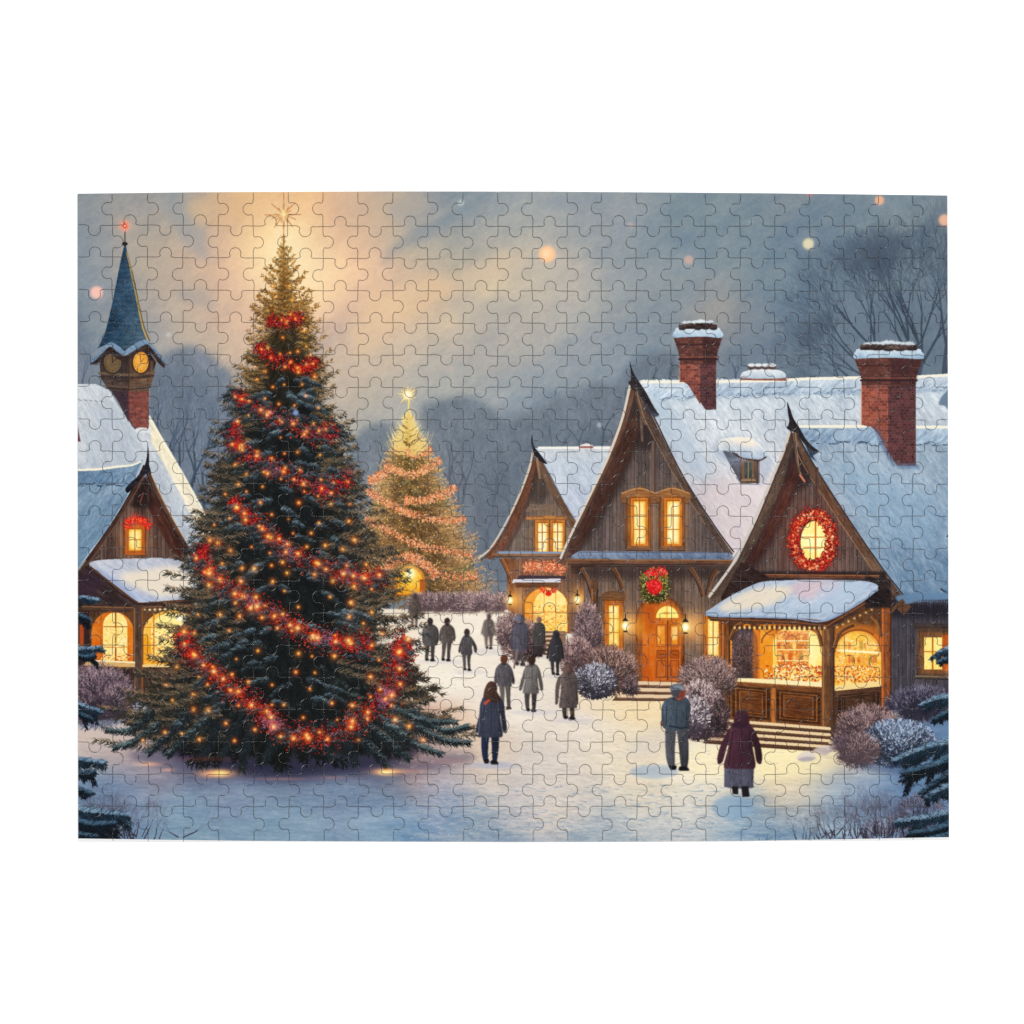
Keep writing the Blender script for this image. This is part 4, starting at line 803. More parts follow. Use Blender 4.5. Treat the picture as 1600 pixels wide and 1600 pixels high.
# ------------------------------------------------------------------ people in the square
def shade(col, y0, y1, x0, x1):
    def f(X, Y):
        t = np.clip((X-x0)/(x1-x0), 0, 1); v = 1.12-.30*t+.06*nz(NM, X*1.2, Y*.5)+.05*nz(NF, X*1.3, Y*.4)-.10*np.clip((Y-y0)/(y1-y0), 0, 1)
        return (C(*col)*v[..., None]).astype(np.float32)
    return f
def person(x, top, foot, coat, legs, hair, w=1., coat_end=.60, skirt=None, boots=(34,30,34), lean=0., hood=False, arm=(.0,.0), scarf=None, gap=.10, soft=.5, skin=None, hat=None, flare=1.):
    H = foot-top; hr = H*.084
    w = w*.88; coat = tuple(np.array(coat)*.84); legs = tuple(np.array(legs)*.84); P = lambda u, v: (x+u*H*w*(1+.10*math.sin(x*3+v*9))+lean*(1-v)*H+.012*H*math.sin(x+v*5), top+v*H)
    # legs and feet
    hip = coat_end-.12
    if skirt is not None:
        fill(spline([P(-.13,hip),P(-.19,.84),P(-.16,.885),P(.02,.90),P(.17,.885),P(.17,.84),P(.12,hip)], True), shade(skirt, top, foot, x-.15*H, x+.18*H), feather=soft)
        fill([P(-.10,.87),P(-.02,.87),P(-.02,.965),P(-.09,.96)], boots, feather=soft); fill([P(.02,.87),P(.11,.87),P(.12,.99),P(.03,.995)], boots, feather=soft)
    else:
        for s, o in ((-1, 0.), (1, .012)):
            fill(spline([P(s*.005,hip),P(s*.118,hip),P(s*.112,.78),P(s*.098,.955+o),P(s*.03+s*gap*.1,.955+o),P(s*.02,.74)], True), shade(legs, top, foot, x-.12*H, x+.12*H), feather=soft)
            fill(spline([P(s*.02,.94+o),P(s*.095,.945+o),P(s*.105+.02,.975+o),P(s*.10+.015,.99+o),P(s*.02-.005,.988+o)], True), boots, feather=soft*.8)
    # arms behind the coat
    for s, k in ((-1, arm[0]), (1, arm[1])):
        a = [P(s*.10,.17),P(s*(.165+k*.3),.24),P(s*(.195+k),.40),P(s*(.205+k*.9),coat_end*.86),P(s*(.15+k*.9),coat_end*.90),P(s*(.13+k*.6),.40),P(s*.10,.28)]
        fill(spline(a, True), shade(np.array(coat)*.86, top, foot, x-.2*H, x+.22*H), feather=soft)
        fill(ell(*P(s*(.182+k*.9),coat_end*.90), H*.022, H*.026, 12), np.array(skin if skin else coat)*.8, feather=soft)
    body = [P(-.04,.125),P(-.115,.165),P(-.15,.26),P(-.135,.40),P(-.15*flare,coat_end-.02),P(-.10,coat_end+.008),P(.10,coat_end+.012),P(.15*flare,coat_end-.02),P(.135,.40),P(.15,.26),P(.115,.165),P(.04,.125)]
    fill(spline(body, True), shade(coat, top, foot, x-.16*H, x+.18*H), feather=soft)
    for u in (-.105, .105): line([P(u,.24),P(u*1.12,coat_end-.04)], max(.9,H*.011), np.array(coat)*.66, a=.6)
    line([P(0,.19),P(.005,coat_end-.02)], max(.8,H*.008), np.array(coat)*.74, a=.6)
    line([P(-.13,.19),P(-.145,.34)], max(1,H*.014), np.array(coat)*1.25, a=.5)
    fill(ell(*P(0,.15), H*.055, H*.026, 14), np.array(coat)*.7, feather=soft)
    if scarf is not None: fill(ell(*P(-.03,.155), H*.06, H*.022, 14), scarf, feather=soft)
    # head
    hc = P(0,.068)
    if hood: fill(spline([P(-.085,.16),P(-.075,.05),P(-.03,.0),P(.035,.0),P(.08,.05),P(.085,.16)], True), shade(np.array(coat)*.95, top, top+.16*H, x-.1*H, x+.1*H), feather=soft)
    else:
        if skin: fill(ell(hc[0]+hr*.25, hc[1]+hr*.15, hr*.9, hr*1.12, 16), skin, feather=soft)
        fill(ell(hc[0]-(hr*.15 if skin else 0), hc[1]-hr*.1, hr*.84, hr*(1.06 if not skin else .95), 18), shade(hair, top, top+.14*H, x-.08*H, x+.08*H), feather=soft)
    if hat is not None: fill(ell(hc[0]-hr*.1, hc[1]-hr*.55, hr*1.0, hr*.6, 16), hat, feather=soft)
person(648,928,980,(128,112,106),(136,116,108),(92,76,74),1,.62,soft=1.2); 
fill(ell(633,969,6,7,14), (116,104,102), .8, 1); fill(ell(632,963,4,4,14), (86,74,72), .9, .8)
person(672,967,1033,(112,106,104),(104,96,96),(66,56,54),1.12,.62,soft=.7,flare=1.25)
person(697,967,1033,(114,104,100),(106,96,94),(64,52,50),1.05,.56,soft=.7,lean=.03)
person(730,984,1048,(94,88,90),(98,92,94),(62,50,50),1.,.60,soft=.7,lean=-.02,arm=(0,.06))
person(763,960,1014,(126,114,110),(128,114,110),(96,82,80),1.1,.62,soft=1.2,lean=.02)
person(812,962,1040,(96,92,104),(104,96,100),(84,80,88),1.0,.72,soft=1.6,lean=.02); line([(808,1015),(803,1044)], 3.6, (122,108,106), 2.2, a=.8); softblob([(801,968),(806,962),(814,963),(812,972)], (120,126,150), .5, 2)
person(842,965,1026,(92,86,86),(72,66,68),(120,96,84),.95,.72,soft=1); fill(ell(835,965,5,5), (190,130,100), .5, 2)
person(868,985,1055,(70,68,74),(66,64,70),(58,50,54),.98,.68,soft=.6,hood=True)
person(789,1025,1108,(104,100,104),(124,116,114),(92,58,46),1,.56,soft=.5,lean=-.01,boots=(70,60,60))
person(830,1026,1112,(128,122,120),(86,80,80),(60,42,38),1.02,.66,soft=.5,arm=(.02,.03))
person(888,1039,1124,(120,106,102),(84,74,70),(100,80,76),1.08,.78,soft=.5,arm=(.05,.0),flare=1.1,lean=.0); fill(ell(885,1046,6,6), (112,88,80), .8, .8); glow(893,1113,3,(120,90,20),.6)
softblob([(740,1195),(780,1190),(800,1196),(770,1200)], (150,160,185), .4, 2)
# ------------------------------------------------------------------ the great tree
ty = [372,400,430,460,500,550,600,640,680,720,800,850,900,950,1000,1050,1100,1140,1170,1200]
th = [2,6,17,27,37,50,64,76,87,100,128,140,153,166,183,208,244,276,258,196]
hwf = lambda y: np.interp(y, ty, th)
def tax(y): return 443+6*np.clip((y-400)/700, 0, 1)
sf = lambda y: float(np.interp(y, [400,500,600], [.2,.5,.74]))
sil = [(443,385)]+[(tax(y)+w*sf(y), y) for y, w in zip(ty, th)][1:-1]+[(640,1170),(560,1180),(450,1182),(330,1180),(260,1165)]+[(tax(y)-w*sf(y), y) for y, w in zip(ty, th)][1:-1][::-1]
def tcore(X, Y):
    t = np.clip((Y-380)/260, 0, 1)[..., None]
    b = C(112,84,34)*(1-t)+C(26,27,27)*t
    return (b+nz(NM, X*.8, Y*.8)[..., None]*7).astype(np.float32)
fill(sil, tcore, feather=3, rough=5)
line([(443,352),(443.5,470)], 1.6, (150,108,50), 5, col1=(104,76,36), a=.85)
def rimc(y):
    t = float(np.clip((y-420)/330, 0, 1)); return (172*(1-t)+118*t, 126*(1-t)+96*t, 56*(1-t)+72*t)
def boughs(y0, y1, n, seed, L, density, phs, cols, dark=1.):
    r = np.random.default_rng(seed)
    ys = y0+(y1-y0)*r.uniform(0, 1, n)**.7
    ys = np.sort(ys)[::-1]
    X0=[];Y0=[];X1=[];Y1=[];C0=[];C1=[];W0=[]
    for yb in ys:
        ph = r.uniform(*phs); sp, cp = math.sin(ph), math.cos(ph)
        R = float(hwf(min(yb+hwf(yb)*.16, 1160)))*r.uniform(.66, .98); ax = tax(yb)
        t = np.clip((yb-400)/300, 0, 1)
        dro = R*(.10+.34*max(cp, 0)*(1 if yb < 1060 else .55))
        upt = R*.10*(1-t)*4.2
        sx, sy = ax+R*.12*sp, yb-R*.10; tx, tyy = ax+R*sp, yb+dro-upt*abs(sp)
        dark_, mid, light = [C(*c) for c in cols(yb)]
        rm = C(*rimc(yb))
        # side sprays along the bough
        nb = max(3, int(R*math.hypot(sp, .45)/5.5))
        for b in range(nb):
            k = .22+.78*(b+r.uniform(0, 1))/nb
            bx = sx+(tx-sx)*k; by = sy+(tyy-sy)*k+R*.05*math.sin(k*3.1)-R*.07*k*k*abs(sp)
            base = math.atan2(tyy-sy, tx-sx)+r.choice([-1, 1])*r.uniform(.15, .75)*(1 if b < nb-1 else .2)
            ll = L*(.32+.68*math.sqrt(t+.02))*(1.15-.45*k)*r.uniform(.8, 1.35)
            m = density; q = r.uniform(0, 1, m)
            px = bx+np.cos(base)*ll*q; py = by+np.sin(base)*ll*q+ll*.10*q*q
            an = base+r.choice([-1., 1.], m)*r.uniform(.3, .85, m)
            nl = (3.4+4.6*t)*r.uniform(.7, 1.3, m)
            X0.append(px); Y0.append(py); X1.append(px+np.cos(an)*nl); Y1.append(py+np.sin(an)*nl)
            lum = r.uniform(.05, .8)*r.uniform(.55, 1.15, m)*(.45+.55*k)
            tone = np.where((np.sin(an) < .15), lum, lum*.35)[:, None]
            c = dark_+(mid-dark_)*np.clip(tone*2, 0, 1)+(light-mid)*np.clip(tone*2-1, 0, 1)
            e = np.clip((abs(sp)**3*k*k*1.35-.45+.5*(1-t))*r.uniform(.2, 1.4, m), 0, .85)[:, None]
            c = c*(1-e)+rm*e*r.uniform(.6, 1.25, (m, 1))
            C0.append(c*.9*dark); C1.append(c*1.12*dark); W0.append(np.full(m, .85+.6*t))
    f = np.concatenate
    w = f(W0); strokes(f(X0), f(Y0), f(X1), f(Y1), w, w*.5, f(C0), f(C1))
def tcols(y):
    t = float(np.clip((y-430)/230, 0, 1)); L = lambda a, b: tuple(np.array(a)*(1-t)+np.array(b)*t)
    return L((62,48,26),(17,20,21)), L((110,84,44),(56,65,64)), L((184,142,80),(112,124,125))
boughs(462, 1140, 330, 1, 20, 12, (-1.57, 1.57), tcols, .8)
boughs(462, 1105, 400, 2, 20, 12, (-1.45, 1.45), tcols)
boughs(520, 1100, 280, 3, 21, 12, (-1.1, 1.1), tcols, 1.05)
# outermost boughs, drawn tip by tip up the two flanks
r = np.random.default_rng(70)
for s in (-1, 1):
    yb = 470.
    while yb < 1165:
        R = float(hwf(yb)); ax = tax(yb); t = np.clip((yb-400)/300, 0, 1)
        tipx = ax+s*(R+8+8*t)*r.uniform(.86, 1.16); k0 = ax+s*R*r.uniform(.35, .6)
        lift = (8+26*(1-t))*r.uniform(.2, 1.2)
        rm = np.array(rimc(yb)); cols = [tuple(np.array(tcols(yb)[0])*1.3), tuple(np.array(tcols(yb)[1])*.6+rm*.25), tuple(rm*1.15+6)]
        spruce_bough([(k0, yb-R*.03-2), ((k0+tipx)/2, yb+R*.02+1), (tipx, yb-lift*.6)], 5+9*t, cols, int(40+R*.8), .16, .7+.35*t, int(yb*10)+s, .4)
        yb += (6.5+7*t)*r.uniform(.6, 1.4)
# the open, upswept crown against the glow
for k in range(34):
    yb = 384+k*3.7; s = (-1, 1)[k % 2]; L0 = np.interp(yb, [384,420,460,510], [7,20,38,50])*r.uniform(.75, 1.15); u = r.uniform(.45, .95)*(1 if k % 5 else .3)
    spruce_bough([(443, yb+2), (443+s*L0*.5, yb+3-L0*.22*u), (443+s*L0, yb-L0*.75*u)], 4.0+L0*.11, [(70,50,26),(110,80,40),(178,132,72)], int(14+L0*1.25), .25, 1.25, k*31, .3)
n = 130; yb = r.uniform(372,520,n); w_ = np.interp(yb, [372,420,520], [1,4,22]); x = 443+r.normal(0,.5,n)*w_; s_ = np.sign(x-443+1e-3)
strokes(x, yb, x+s_*r.uniform(1,5,n), yb-r.uniform(2,7,n), 1.1, .5, C(96,70,34)*r.uniform(.7,1.5,(n,1)))
# drooping skirts at the foot
for (x0, y0, xm, ym, x1, y1, L) in [(400,1130,385,1164,378,1204,15),(350,1120,330,1159,318,1182,14),(480,1130,500,1159,520,1186,14),(540,1130,575,1164,605,1198,15),(300,1110,262,1150,232,1176,14),(590,1120,640,1158,690,1178,15),(430,1130,425,1164,412,1190,14),
                                   (560,1120,600,1154,640,1186,14),(330,1120,290,1154,262,1180,14),(240,1110,205,1140,166,1140,12),(250,1130,210,1158,178,1168,12),(640,1110,690,1140,732,1134,13),(640,1130,690,1155,734,1160,13),(600,1100,660,1125,715,1128,12),(370,1130,356,1166,345,1182,13),(510,1130,545,1166,556,1194,14)]:
    spruce_bough([(x0,y0),(xm,ym),(x1,y1)], L, [(16,20,24),(50,62,66),(104,120,122)], 420, .25, 1.3, x0*7+y1, .7)
# frosted blue-grey boughs that catch the sky light
r = np.random.default_rng(71)
for k in range(150):
    yb = r.uniform(590, 1140); R = float(hwf(yb)); u = r.uniform(-.62, .62); x = tax(yb)+u*R
    d = np.sign(u) if abs(u) > .15 else r.choice([-1, 1]); L0 = r.uniform(16, 44)*(.5+.5*(yb-500)/600)
    spruce_bough([(x, yb), (x+d*L0*.5, yb+L0*.08), (x+d*L0, yb+L0*r.uniform(.25, .6))], 7.5, [(22,28,32),(56,68,74),(104,120,128)] if k % 3 else [(26,34,40),(66,82,90),(124,144,152)], 100, .3, 1.0, k*13, .6)
# dark hollows between the tiers
for k in range(46):
    yb = r.uniform(600, 1150); R = float(hwf(yb)); x = tax(yb)+r.uniform(-.7, .7)*R
    softblob(ell(x, yb, r.uniform(8,22), r.uniform(3,6), 9)[:-1], (8,9,12), .35, 4)
# garlands
RC = [(160,28,28),(120,18,22),(190,52,34),(94,16,22),(136,42,42),(196,76,38),(70,18,22),(50,20,22),(104,36,38),(34,22,24)]; RH = (224,104,80)
RL = [(122,90,122),(100,84,126),(140,78,96),(150,100,120)]
RB = [(166,20,28),(140,14,26),(196,38,42),(110,12,22)]
GL = [([(420,500),(432,505),(448,502),(462,500),(472,494)],9,9,420),([(404,540),(412,552),(430,560),(448,566),(470,576),(486,574),(492,560)],9,10,700),
 ([(368,612),(378,628),(398,640),(420,650),(450,658),(478,674),(505,680),(528,672)],10,13,1300),
 ([(364,662),(362,685),(374,704),(395,718),(420,730),(445,738),(470,748),(500,764),(524,762),(543,744)],12,14,1900),
 ([(362,782),(378,798),(398,814),(416,830),(440,852),(462,872),(490,882),(520,888),(548,898),(575,908),(598,896)],11,15,1900),
 ([(318,852),(316,876),(324,896),(345,912),(370,926),(392,938),(414,954),(440,968),(464,984),(490,998),(520,1000),(548,1008),(580,1006)],12,16,2500),
 ([(286,990),(292,1016),(310,1036),(335,1054),(356,1074),(382,1090),(405,1108),(425,1130),(450,1146),(480,1152),(512,1152),(545,1136),(575,1112),(600,1092),(616,1068),(626,1040),(622,1014),(638,1004)],14,17,4200)]
for k, (p, w0, w1, n) in enumerate(GL):
    q = spline(p)
    for a, b in zip(q[::4], q[4::4]): softblob(ell((a[0]+b[0])/2, (a[1]+b[1])/2, w0*.95, w0*.7, 9)[:-1], (60,10,12), .5, 4)
    garland(p, w0*1.5, w1*1.65, int(n*1.1), RC, RH, 200+k)
    if k > 1: garland(p[2:-1], w0*1.15, w1*1.15, n//22, RL, (160,130,160), 220+k)
    if k > 1:
        for u in (.36, .72):
            j = int(u*len(q))+3; garland(q[j:j+9] if j+9 < len(q) else q[-10:], w1*.9, w1*.9, n//26, RL, (150,120,150), 500+k*5+j)
    m = len(p); garland(p[:3], w0*.7, w0*.7, n//7, RB, RH, 240+k); garland(p[-3:], w1*.7, w1*.7, n//7, RB, RH, 260+k)
# needles that poke through the garlands
for k in range(420):
    p, w0, w1, n = GL[r.integers(2, len(GL))]; q = spline(p); a = q[r.integers(0, len(q))]; u = (a[0]-tax(a[1]))/hwf(a[1]); x, yb = a[0]+r.normal(0, 9), a[1]+r.normal(0, 9); d = np.sign(u) if abs(u) > .2 else r.choice([-1, 1]); L0 = r.uniform(9, 22)
    spruce_bough([(x, yb), (x+d*L0*.5, yb+L0*.05), (x+d*L0, yb+L0*r.uniform(.2, .6))], 6, [(16,20,22),(46,56,60),(92,104,110)], 34, .2, .9, k*17, .6)
softblob(ell(462,645,4.5,4.5,9)[:-1], (150,170,220), .8, 1.5); glow(545,738,8,(150,0,0),.5)
# bulbs
def bulb(x, y, s, warm=0.):
    glow(x, y, 8*s, (180+40*warm, 84-26*warm, 8), .55); glow(x, y, 3.6*s, (255,140,36), .75); glow(x, y, 1.4*s, (255,226,150), 1.)
    for t in (0, 1.05, 2.1): line([(x-5*s*math.cos(t), y-5*s*math.sin(t)), (x+5*s*math.cos(t), y+5*s*math.sin(t))], .7, (236,140,50), a=.3)
r = np.random.default_rng(72); pts = []
for k in range(4000):
    yb = 440+720*r.uniform(0, 1)**.75; x = tax(yb)+hwf(yb)*r.uniform(-.86, .86); d = (11+12*np.clip((yb-440)/500, 0, 1))*r.uniform(.7, 1.5)
    if all((x-a)**2+(yb-b)**2 > d*d for a, b in pts): pts.append((x, yb))
    if len(pts) > 170: break
for (x, y) in pts: bulb(x, y, (.5+.42*np.clip((y-420)/450, 0, 1))*r.uniform(.5, 1.1), r.uniform(0, .9))
for (p, w0, w1, n) in GL:
    q = spline(p); L = np.hypot(*np.diff(q, axis=0).T).sum(); m = int(L/19)
    for k in range(m):
        a = q[int((k+r.uniform(.1, .9))/m*(len(q)-1))]; bulb(a[0]+r.normal(0, 5), a[1]+r.normal(0, 5), (.55+.5*np.clip((a[1]-480)/500, 0, 1))*r.uniform(.8,1.25), 1.)
glow(446,440,46,(140,90,30),.16,60); glow(444,380,22,(255,200,100),.25,32)
for (dx, dy, w_) in [(0,-33,1.5),(0,42,1.6),(-29,1,1.4),(27,0,1.4),(-19,-17,1.3),(17,-17,1.3),(-14,20,1.4),(14,19,1.4),(-8,-10,1.2),(8,-11,1.2),(-12,9,1.1),(19,8,1.1),(-4,12,1.1),(6,12,1.1),(-18,6,1),(12,-6,1)]:
    line([(443+dx*.12,335+dy*.12),(443+dx,335+dy)], w_+1.3, (176,112,62), 1.0, a=.85, col1=(186,124,76)); line([(443,335),(443+dx*.7,335+dy*.7)], w_*.8, (255,228,170), .5, a=.85)
glow(443,335,6,(255,200,120),.9)
# warm pools of light on the snow under it
for (x, y, rx, ry, c, s) in [(338,1209,26,6,(255,130,10),.95),(345,1208,13,4.5,(255,190,60),.85),(605,1206,22,5,(255,130,10),.95),(603,1207,11,4,(255,200,80),.85),(232,1194,18,3.5,(220,100,20),.7),(262,1203,10,3,(220,110,30),.55),(440,1217,40,2.5,(200,90,40),.35),(520,1215,26,2.5,(200,90,40),.3),(640,1205,26,3,(190,80,20),.35),(700,1190,34,6,(150,70,30),.3),(320,1186,40,4,(120,40,20),.4)]:
    glow(x, y, rx, c, s, ry)
# ------------------------------------------------------------------ the three people nearest
person(767,1068,1194,(76,80,98),(46,60,88),(74,52,46),1.0,.655,soft=.5,arm=(.0,.02),scarf=(170,74,56),flare=1.08,boots=(28,24,30))
fill(spline([(757,1078),(762,1069),(770,1070),(776,1080),(782,1092),(777,1098),(764,1096),(756,1090)], True), shade((78,56,48), 1068, 1098, 755, 784), feather=.5)
line([(758,1099),(764,1094)], 4.5, (178,80,62), 3); line([(750,1110),(748,1145)], 1.2, (112,118,136), a=.6)
person(1058,1072,1204,(84,97,110),(98,100,108),(84,86,94),1.26,.50,soft=.5,boots=(26,24,28),skin=(128,68,54),hat=(104,110,120),flare=1.05,arm=(-.02,-.05))
fill(ell(1058,1081,8,8), (70,70,78), .85, 1.2); fill(spline([(1050,1078),(1056,1071),(1066,1073),(1069,1079),(1058,1077)], True), (132,142,154), .8, .9); fill(ell(1064.5,1086,4,6), (132,62,50), .95, .8); line([(1046,1134),(1064,1138),(1074,1136)], 2.4, (44,50,60), a=.8)
person(1157,1110,1246,(94,56,72),(60,50,60),(80,50,64),1.14,.66,soft=.5,hood=True,skirt=(92,92,108),boots=(34,28,34),arm=(.035,.03),flare=1.12)
fill(ell(1156,1133,13,5), (56,34,50), .8, 1.5)
# ------------------------------------------------------------------ spruce boughs and twigs at the print's corners
def corner(p, L, cols, n, sd):
    r = np.random.default_rng(sd*7+1); q = spline(p, n=10); d0 = np.array(q[-1])-q[0]; l0 = np.hypot(*d0); s = np.sign(d0[0])
    for k in range(7):
        a = q[int((.15+.75*k/7)*(len(q)-1))]; ll = l0*r.uniform(.22, .45); an = math.atan2(d0[1], abs(d0[0]))+r.uniform(-.15, .95)
        spruce_bough([tuple(a), (a[0]+s*ll*.5*math.cos(an), a[1]+ll*.45*math.sin(an)), (a[0]+s*ll*math.cos(an), a[1]+ll*1.1*math.sin(an))], L*.75, [tuple(np.array(c)*f) for c, f in zip(cols, (.8,.75,.7))], n//5, .25, 1.4, sd*31+k, 1.)
    spruce_bough(p, L, cols, n, .5, 1.5, sd*17, .9)
SB = [(14,24,34),(46,72,90),(128,152,172)]
SD = [(8,14,22),(26,44,58),(80,108,128)]
TW, TW2 = (50,44,56), (86,80,92)
twigs(150,1300,16,90,TW,TW2,1,.5,1.6,26); twigs(205,1308,12,70,TW,TW2,2,.6,1.5,22); bush(145,1296,42,30,(30,28,42),(70,66,84),(112,108,124),800,0,9,91); twigs(185,1308,14,86,TW,TW2,24,.5,1.5,34)
twigs(170,1305,14,84,(60,54,66),TW2,3,.7,1.4,30)
for (p, L, c, n, sd) in [([(100,936),(130,934),(152,938)],9,SB,240,1),([(100,955),(125,962),(140,968)],9,SD,200,2),([(100,1012),(130,1014),(156,1012)],10,SB,300,3),([(100,1018),(130,1026),(148,1024)],9,SD,220,4),([(100,1092),(125,1102),(158,1112)],11,SB,300,5),([(100,1100),(125,1115),(140,1122)],9,SD,200,6),
                         ([(100,1186),(130,1188),(160,1192)],14,SB,340,7),([(100,1200),(125,1208),(148,1206)],12,SD,300,8),([(100,1225),(120,1232),(140,1240)],10,SD,220,9),([(100,1262),(150,1270),(200,1274)],18,SB,620,10),([(100,1276),(140,1288),(178,1286)],15,SD,480,11),([(100,1300),(120,1304),(150,1306)],12,SD,260,12)]:
    corner(p, L, c, n, sd)
twigs(1270,1312,9,46,TW,TW2,5,.45,1.4,14); twigs(1300,1306,10,74,TW,TW2,6,.4,1.6,12); twigs(1350,1306,16,90,TW,TW2,7,.4,1.5,22); twigs(1405,1300,14,86,TW,TW2,8,.4,1.4,22); bush(1390,1302,40,22,(56,50,64),(96,88,102),(146,136,146),420,0,9,92,False,.7); bush(1440,1268,34,24,(70,62,76),(118,106,120),(160,146,156),520,0,7,93,False,.8); twigs(1375,1308,14,84,TW,TW2,22,.4,1.5,30); twigs(1420,1300,10,70,TW,TW2,23,.4,1.5,24); twigs(1192,1314,3,18,TW,TW2,9,.4,1,5)
twigs(1340,1308,10,70,(60,52,62),TW2,12,.6,1.4,26)
for (p, L, c, n, sd) in [([(1494,1012),(1474,1016),(1462,1026)],9,SB,220,21),([(1494,1026),(1478,1030),(1466,1034)],7,SD,120,22),([(1494,1090),(1465,1092),(1440,1102)],13,SB,380,23),([(1494,1108),(1475,1116),(1462,1124)],10,SD,200,24),([(1494,1160),(1450,1168),(1400,1188)],17,SB,620,25),([(1494,1184),(1455,1198),(1410,1208)],15,SD,520,26),([(1494,1204),(1465,1222),(1440,1240)],14,SD,420,27),
                         ([(1494,1226),(1470,1234),(1452,1246)],13,SB,300,28),([(1494,1268),(1450,1278),(1402,1284)],17,SB,560,29),([(1494,1286),(1455,1298),(1420,1302)],14,SD,420,30),([(1494,1302),(1470,1308),(1440,1312)],12,SD,260,31)]:
    corner(p, L, c, n, sd)
# drifting lights in the air
for (x, y, q, c, s) in [(151,457,9.5,(242,180,164),.95),(855,397,12.5,(252,184,134),.95),(854,396,6,(255,204,160),.8),(1263,381,8.5,(216,204,164),.9),(1374,313,7,(226,164,130),.9),(1476,344,9,(228,168,138),.9),(1076,406,7,(196,160,144),.7),(1265,301,6,(200,120,120),.6),(720,317,5,(176,192,190),.6),(985,351,4,(186,160,152),.5),(937,664,4,(172,176,184),.6),(263,523,3.5,(190,192,190),.5),(611,532,3,(214,180,160),.5),(703,576,5,(190,164,152),.4),(1173,346,3,(150,166,176),.4)]:
    bokeh(x, y, q, c, s)
# tooth of the printing screen and a slight softness
img = np.clip(img, 0, 255)
v = img/255.; v = v+.17*(v-.52)*np.clip(4*v*(1-v), 0, 1)       # a touch more contrast and colour, as the press gives
lum = v.mean(-1, keepdims=True); v = lum+(v-lum)*.98
img = np.clip(v*255, 0, 255).astype(np.float32)
img = img*.5+blur(img, 1)*.5
yy, xx = np.mgrid[0:GH, 0:GW]
img += (nz(NF, xx*.45, yy*.45)*1.1)[..., None]
img = np.clip(img, 0, 255)
# ------------------------------------------------------------------ the puzzle itself
import bpy, bmesh
from mathutils import Vector
from mathutils.geometry import delaunay_2d_cdt
U = .52/1360                     # metres per print unit: the assembled puzzle is 52 cm wide
TH = .0019                       # board thickness
NCOL, NROW = 25, 20
scene = bpy.context.scene
col = scene.collection
def W(x, y, z): return ((x-800)*U, -(y-806)*U, z)

# --- materials
def new_mat(name):
    m = bpy.data.materials.new(name); m.use_nodes = True
    return m, m.node_tree.nodes, m.node_tree.links, m.node_tree.nodes['Principled BSDF']
FLUX = 1.36                      # how much brighter than its own colour a matt sheet comes out under the lamps
pic = bpy.data.images.new('village_print', GW, GH)
buf = np.ones((GH, GW, 4), np.float32); buf[..., :3] = img[::-1]/255.
pic.pixels.foreach_set(buf.ravel()); pic.update(); pic.pack()
mp, N, L, P = new_mat('printed_card')
tx = N.new('ShaderNodeTexImage'); tx.image = pic; tx.extension = 'EXTEND'
uvn = N.new('ShaderNodeUVMap'); uvn.uv_map = 'print'
ink = N.new('ShaderNodeMix'); ink.data_type = 'RGBA'; ink.blend_type = 'MULTIPLY'; ink.inputs[0].default_value = 1
k = 1/FLUX; ink.inputs[7].default_value = (k, k, k, 1)
tc = N.new('ShaderNodeTexCoord'); nt = N.new('ShaderNodeTexNoise'); nt.inputs['Scale'].default_value = 900; nt.inputs['Detail'].default_value = 3
bp = N.new('ShaderNodeBump'); bp.inputs['Strength'].default_value = .08; bp.inputs['Distance'].default_value = .0002
L.new(uvn.outputs[0], tx.inputs[0]); L.new(tx.outputs[0], ink.inputs[6]); L.new(ink.outputs[2], P.inputs['Base Color'])
L.new(tc.outputs['Object'], nt.inputs['Vector']); L.new(nt.outputs[0], bp.inputs['Height']); L.new(bp.outputs[0], P.inputs['Normal'])
P.inputs['Roughness'].default_value = .55; P.inputs['Specular IOR Level'].default_value = .04
mc, N, L, P = new_mat('white_card_core')
nt = N.new('ShaderNodeTexNoise'); nt.inputs['Scale'].default_value = 1400; rp = N.new('ShaderNodeValToRGB')
rp.color_ramp.elements[0].color = (.66,.66,.66,1); rp.color_ramp.elements[1].color = (.74,.74,.74,1)
L.new(nt.outputs[0], rp.inputs[0]); L.new(rp.outputs[0], P.inputs['Base Color']); P.inputs['Roughness'].default_value = .9; P.inputs['Specular IOR Level'].default_value = .05
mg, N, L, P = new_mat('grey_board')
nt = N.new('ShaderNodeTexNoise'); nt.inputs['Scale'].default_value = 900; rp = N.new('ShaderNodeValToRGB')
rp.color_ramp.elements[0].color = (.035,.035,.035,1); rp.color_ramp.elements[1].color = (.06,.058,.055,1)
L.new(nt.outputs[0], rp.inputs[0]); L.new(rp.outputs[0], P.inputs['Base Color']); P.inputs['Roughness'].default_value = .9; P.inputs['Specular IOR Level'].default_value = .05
mt, N, L, P = new_mat('white_sheet')
nt = N.new('ShaderNodeTexNoise'); nt.inputs['Scale'].default_value = 60; nt.inputs['Detail'].default_value = 5; rp = N.new('ShaderNodeValToRGB')
rp.color_ramp.elements[0].color = (.89,.89,.89,1); rp.color_ramp.elements[1].color = (.91,.91,.91,1)
L.new(nt.outputs[0], rp.inputs[0]); L.new(rp.outputs[0], P.inputs['Base Color']); P.inputs['Roughness'].default_value = .8; P.inputs['Specular IOR Level'].default_value = .1

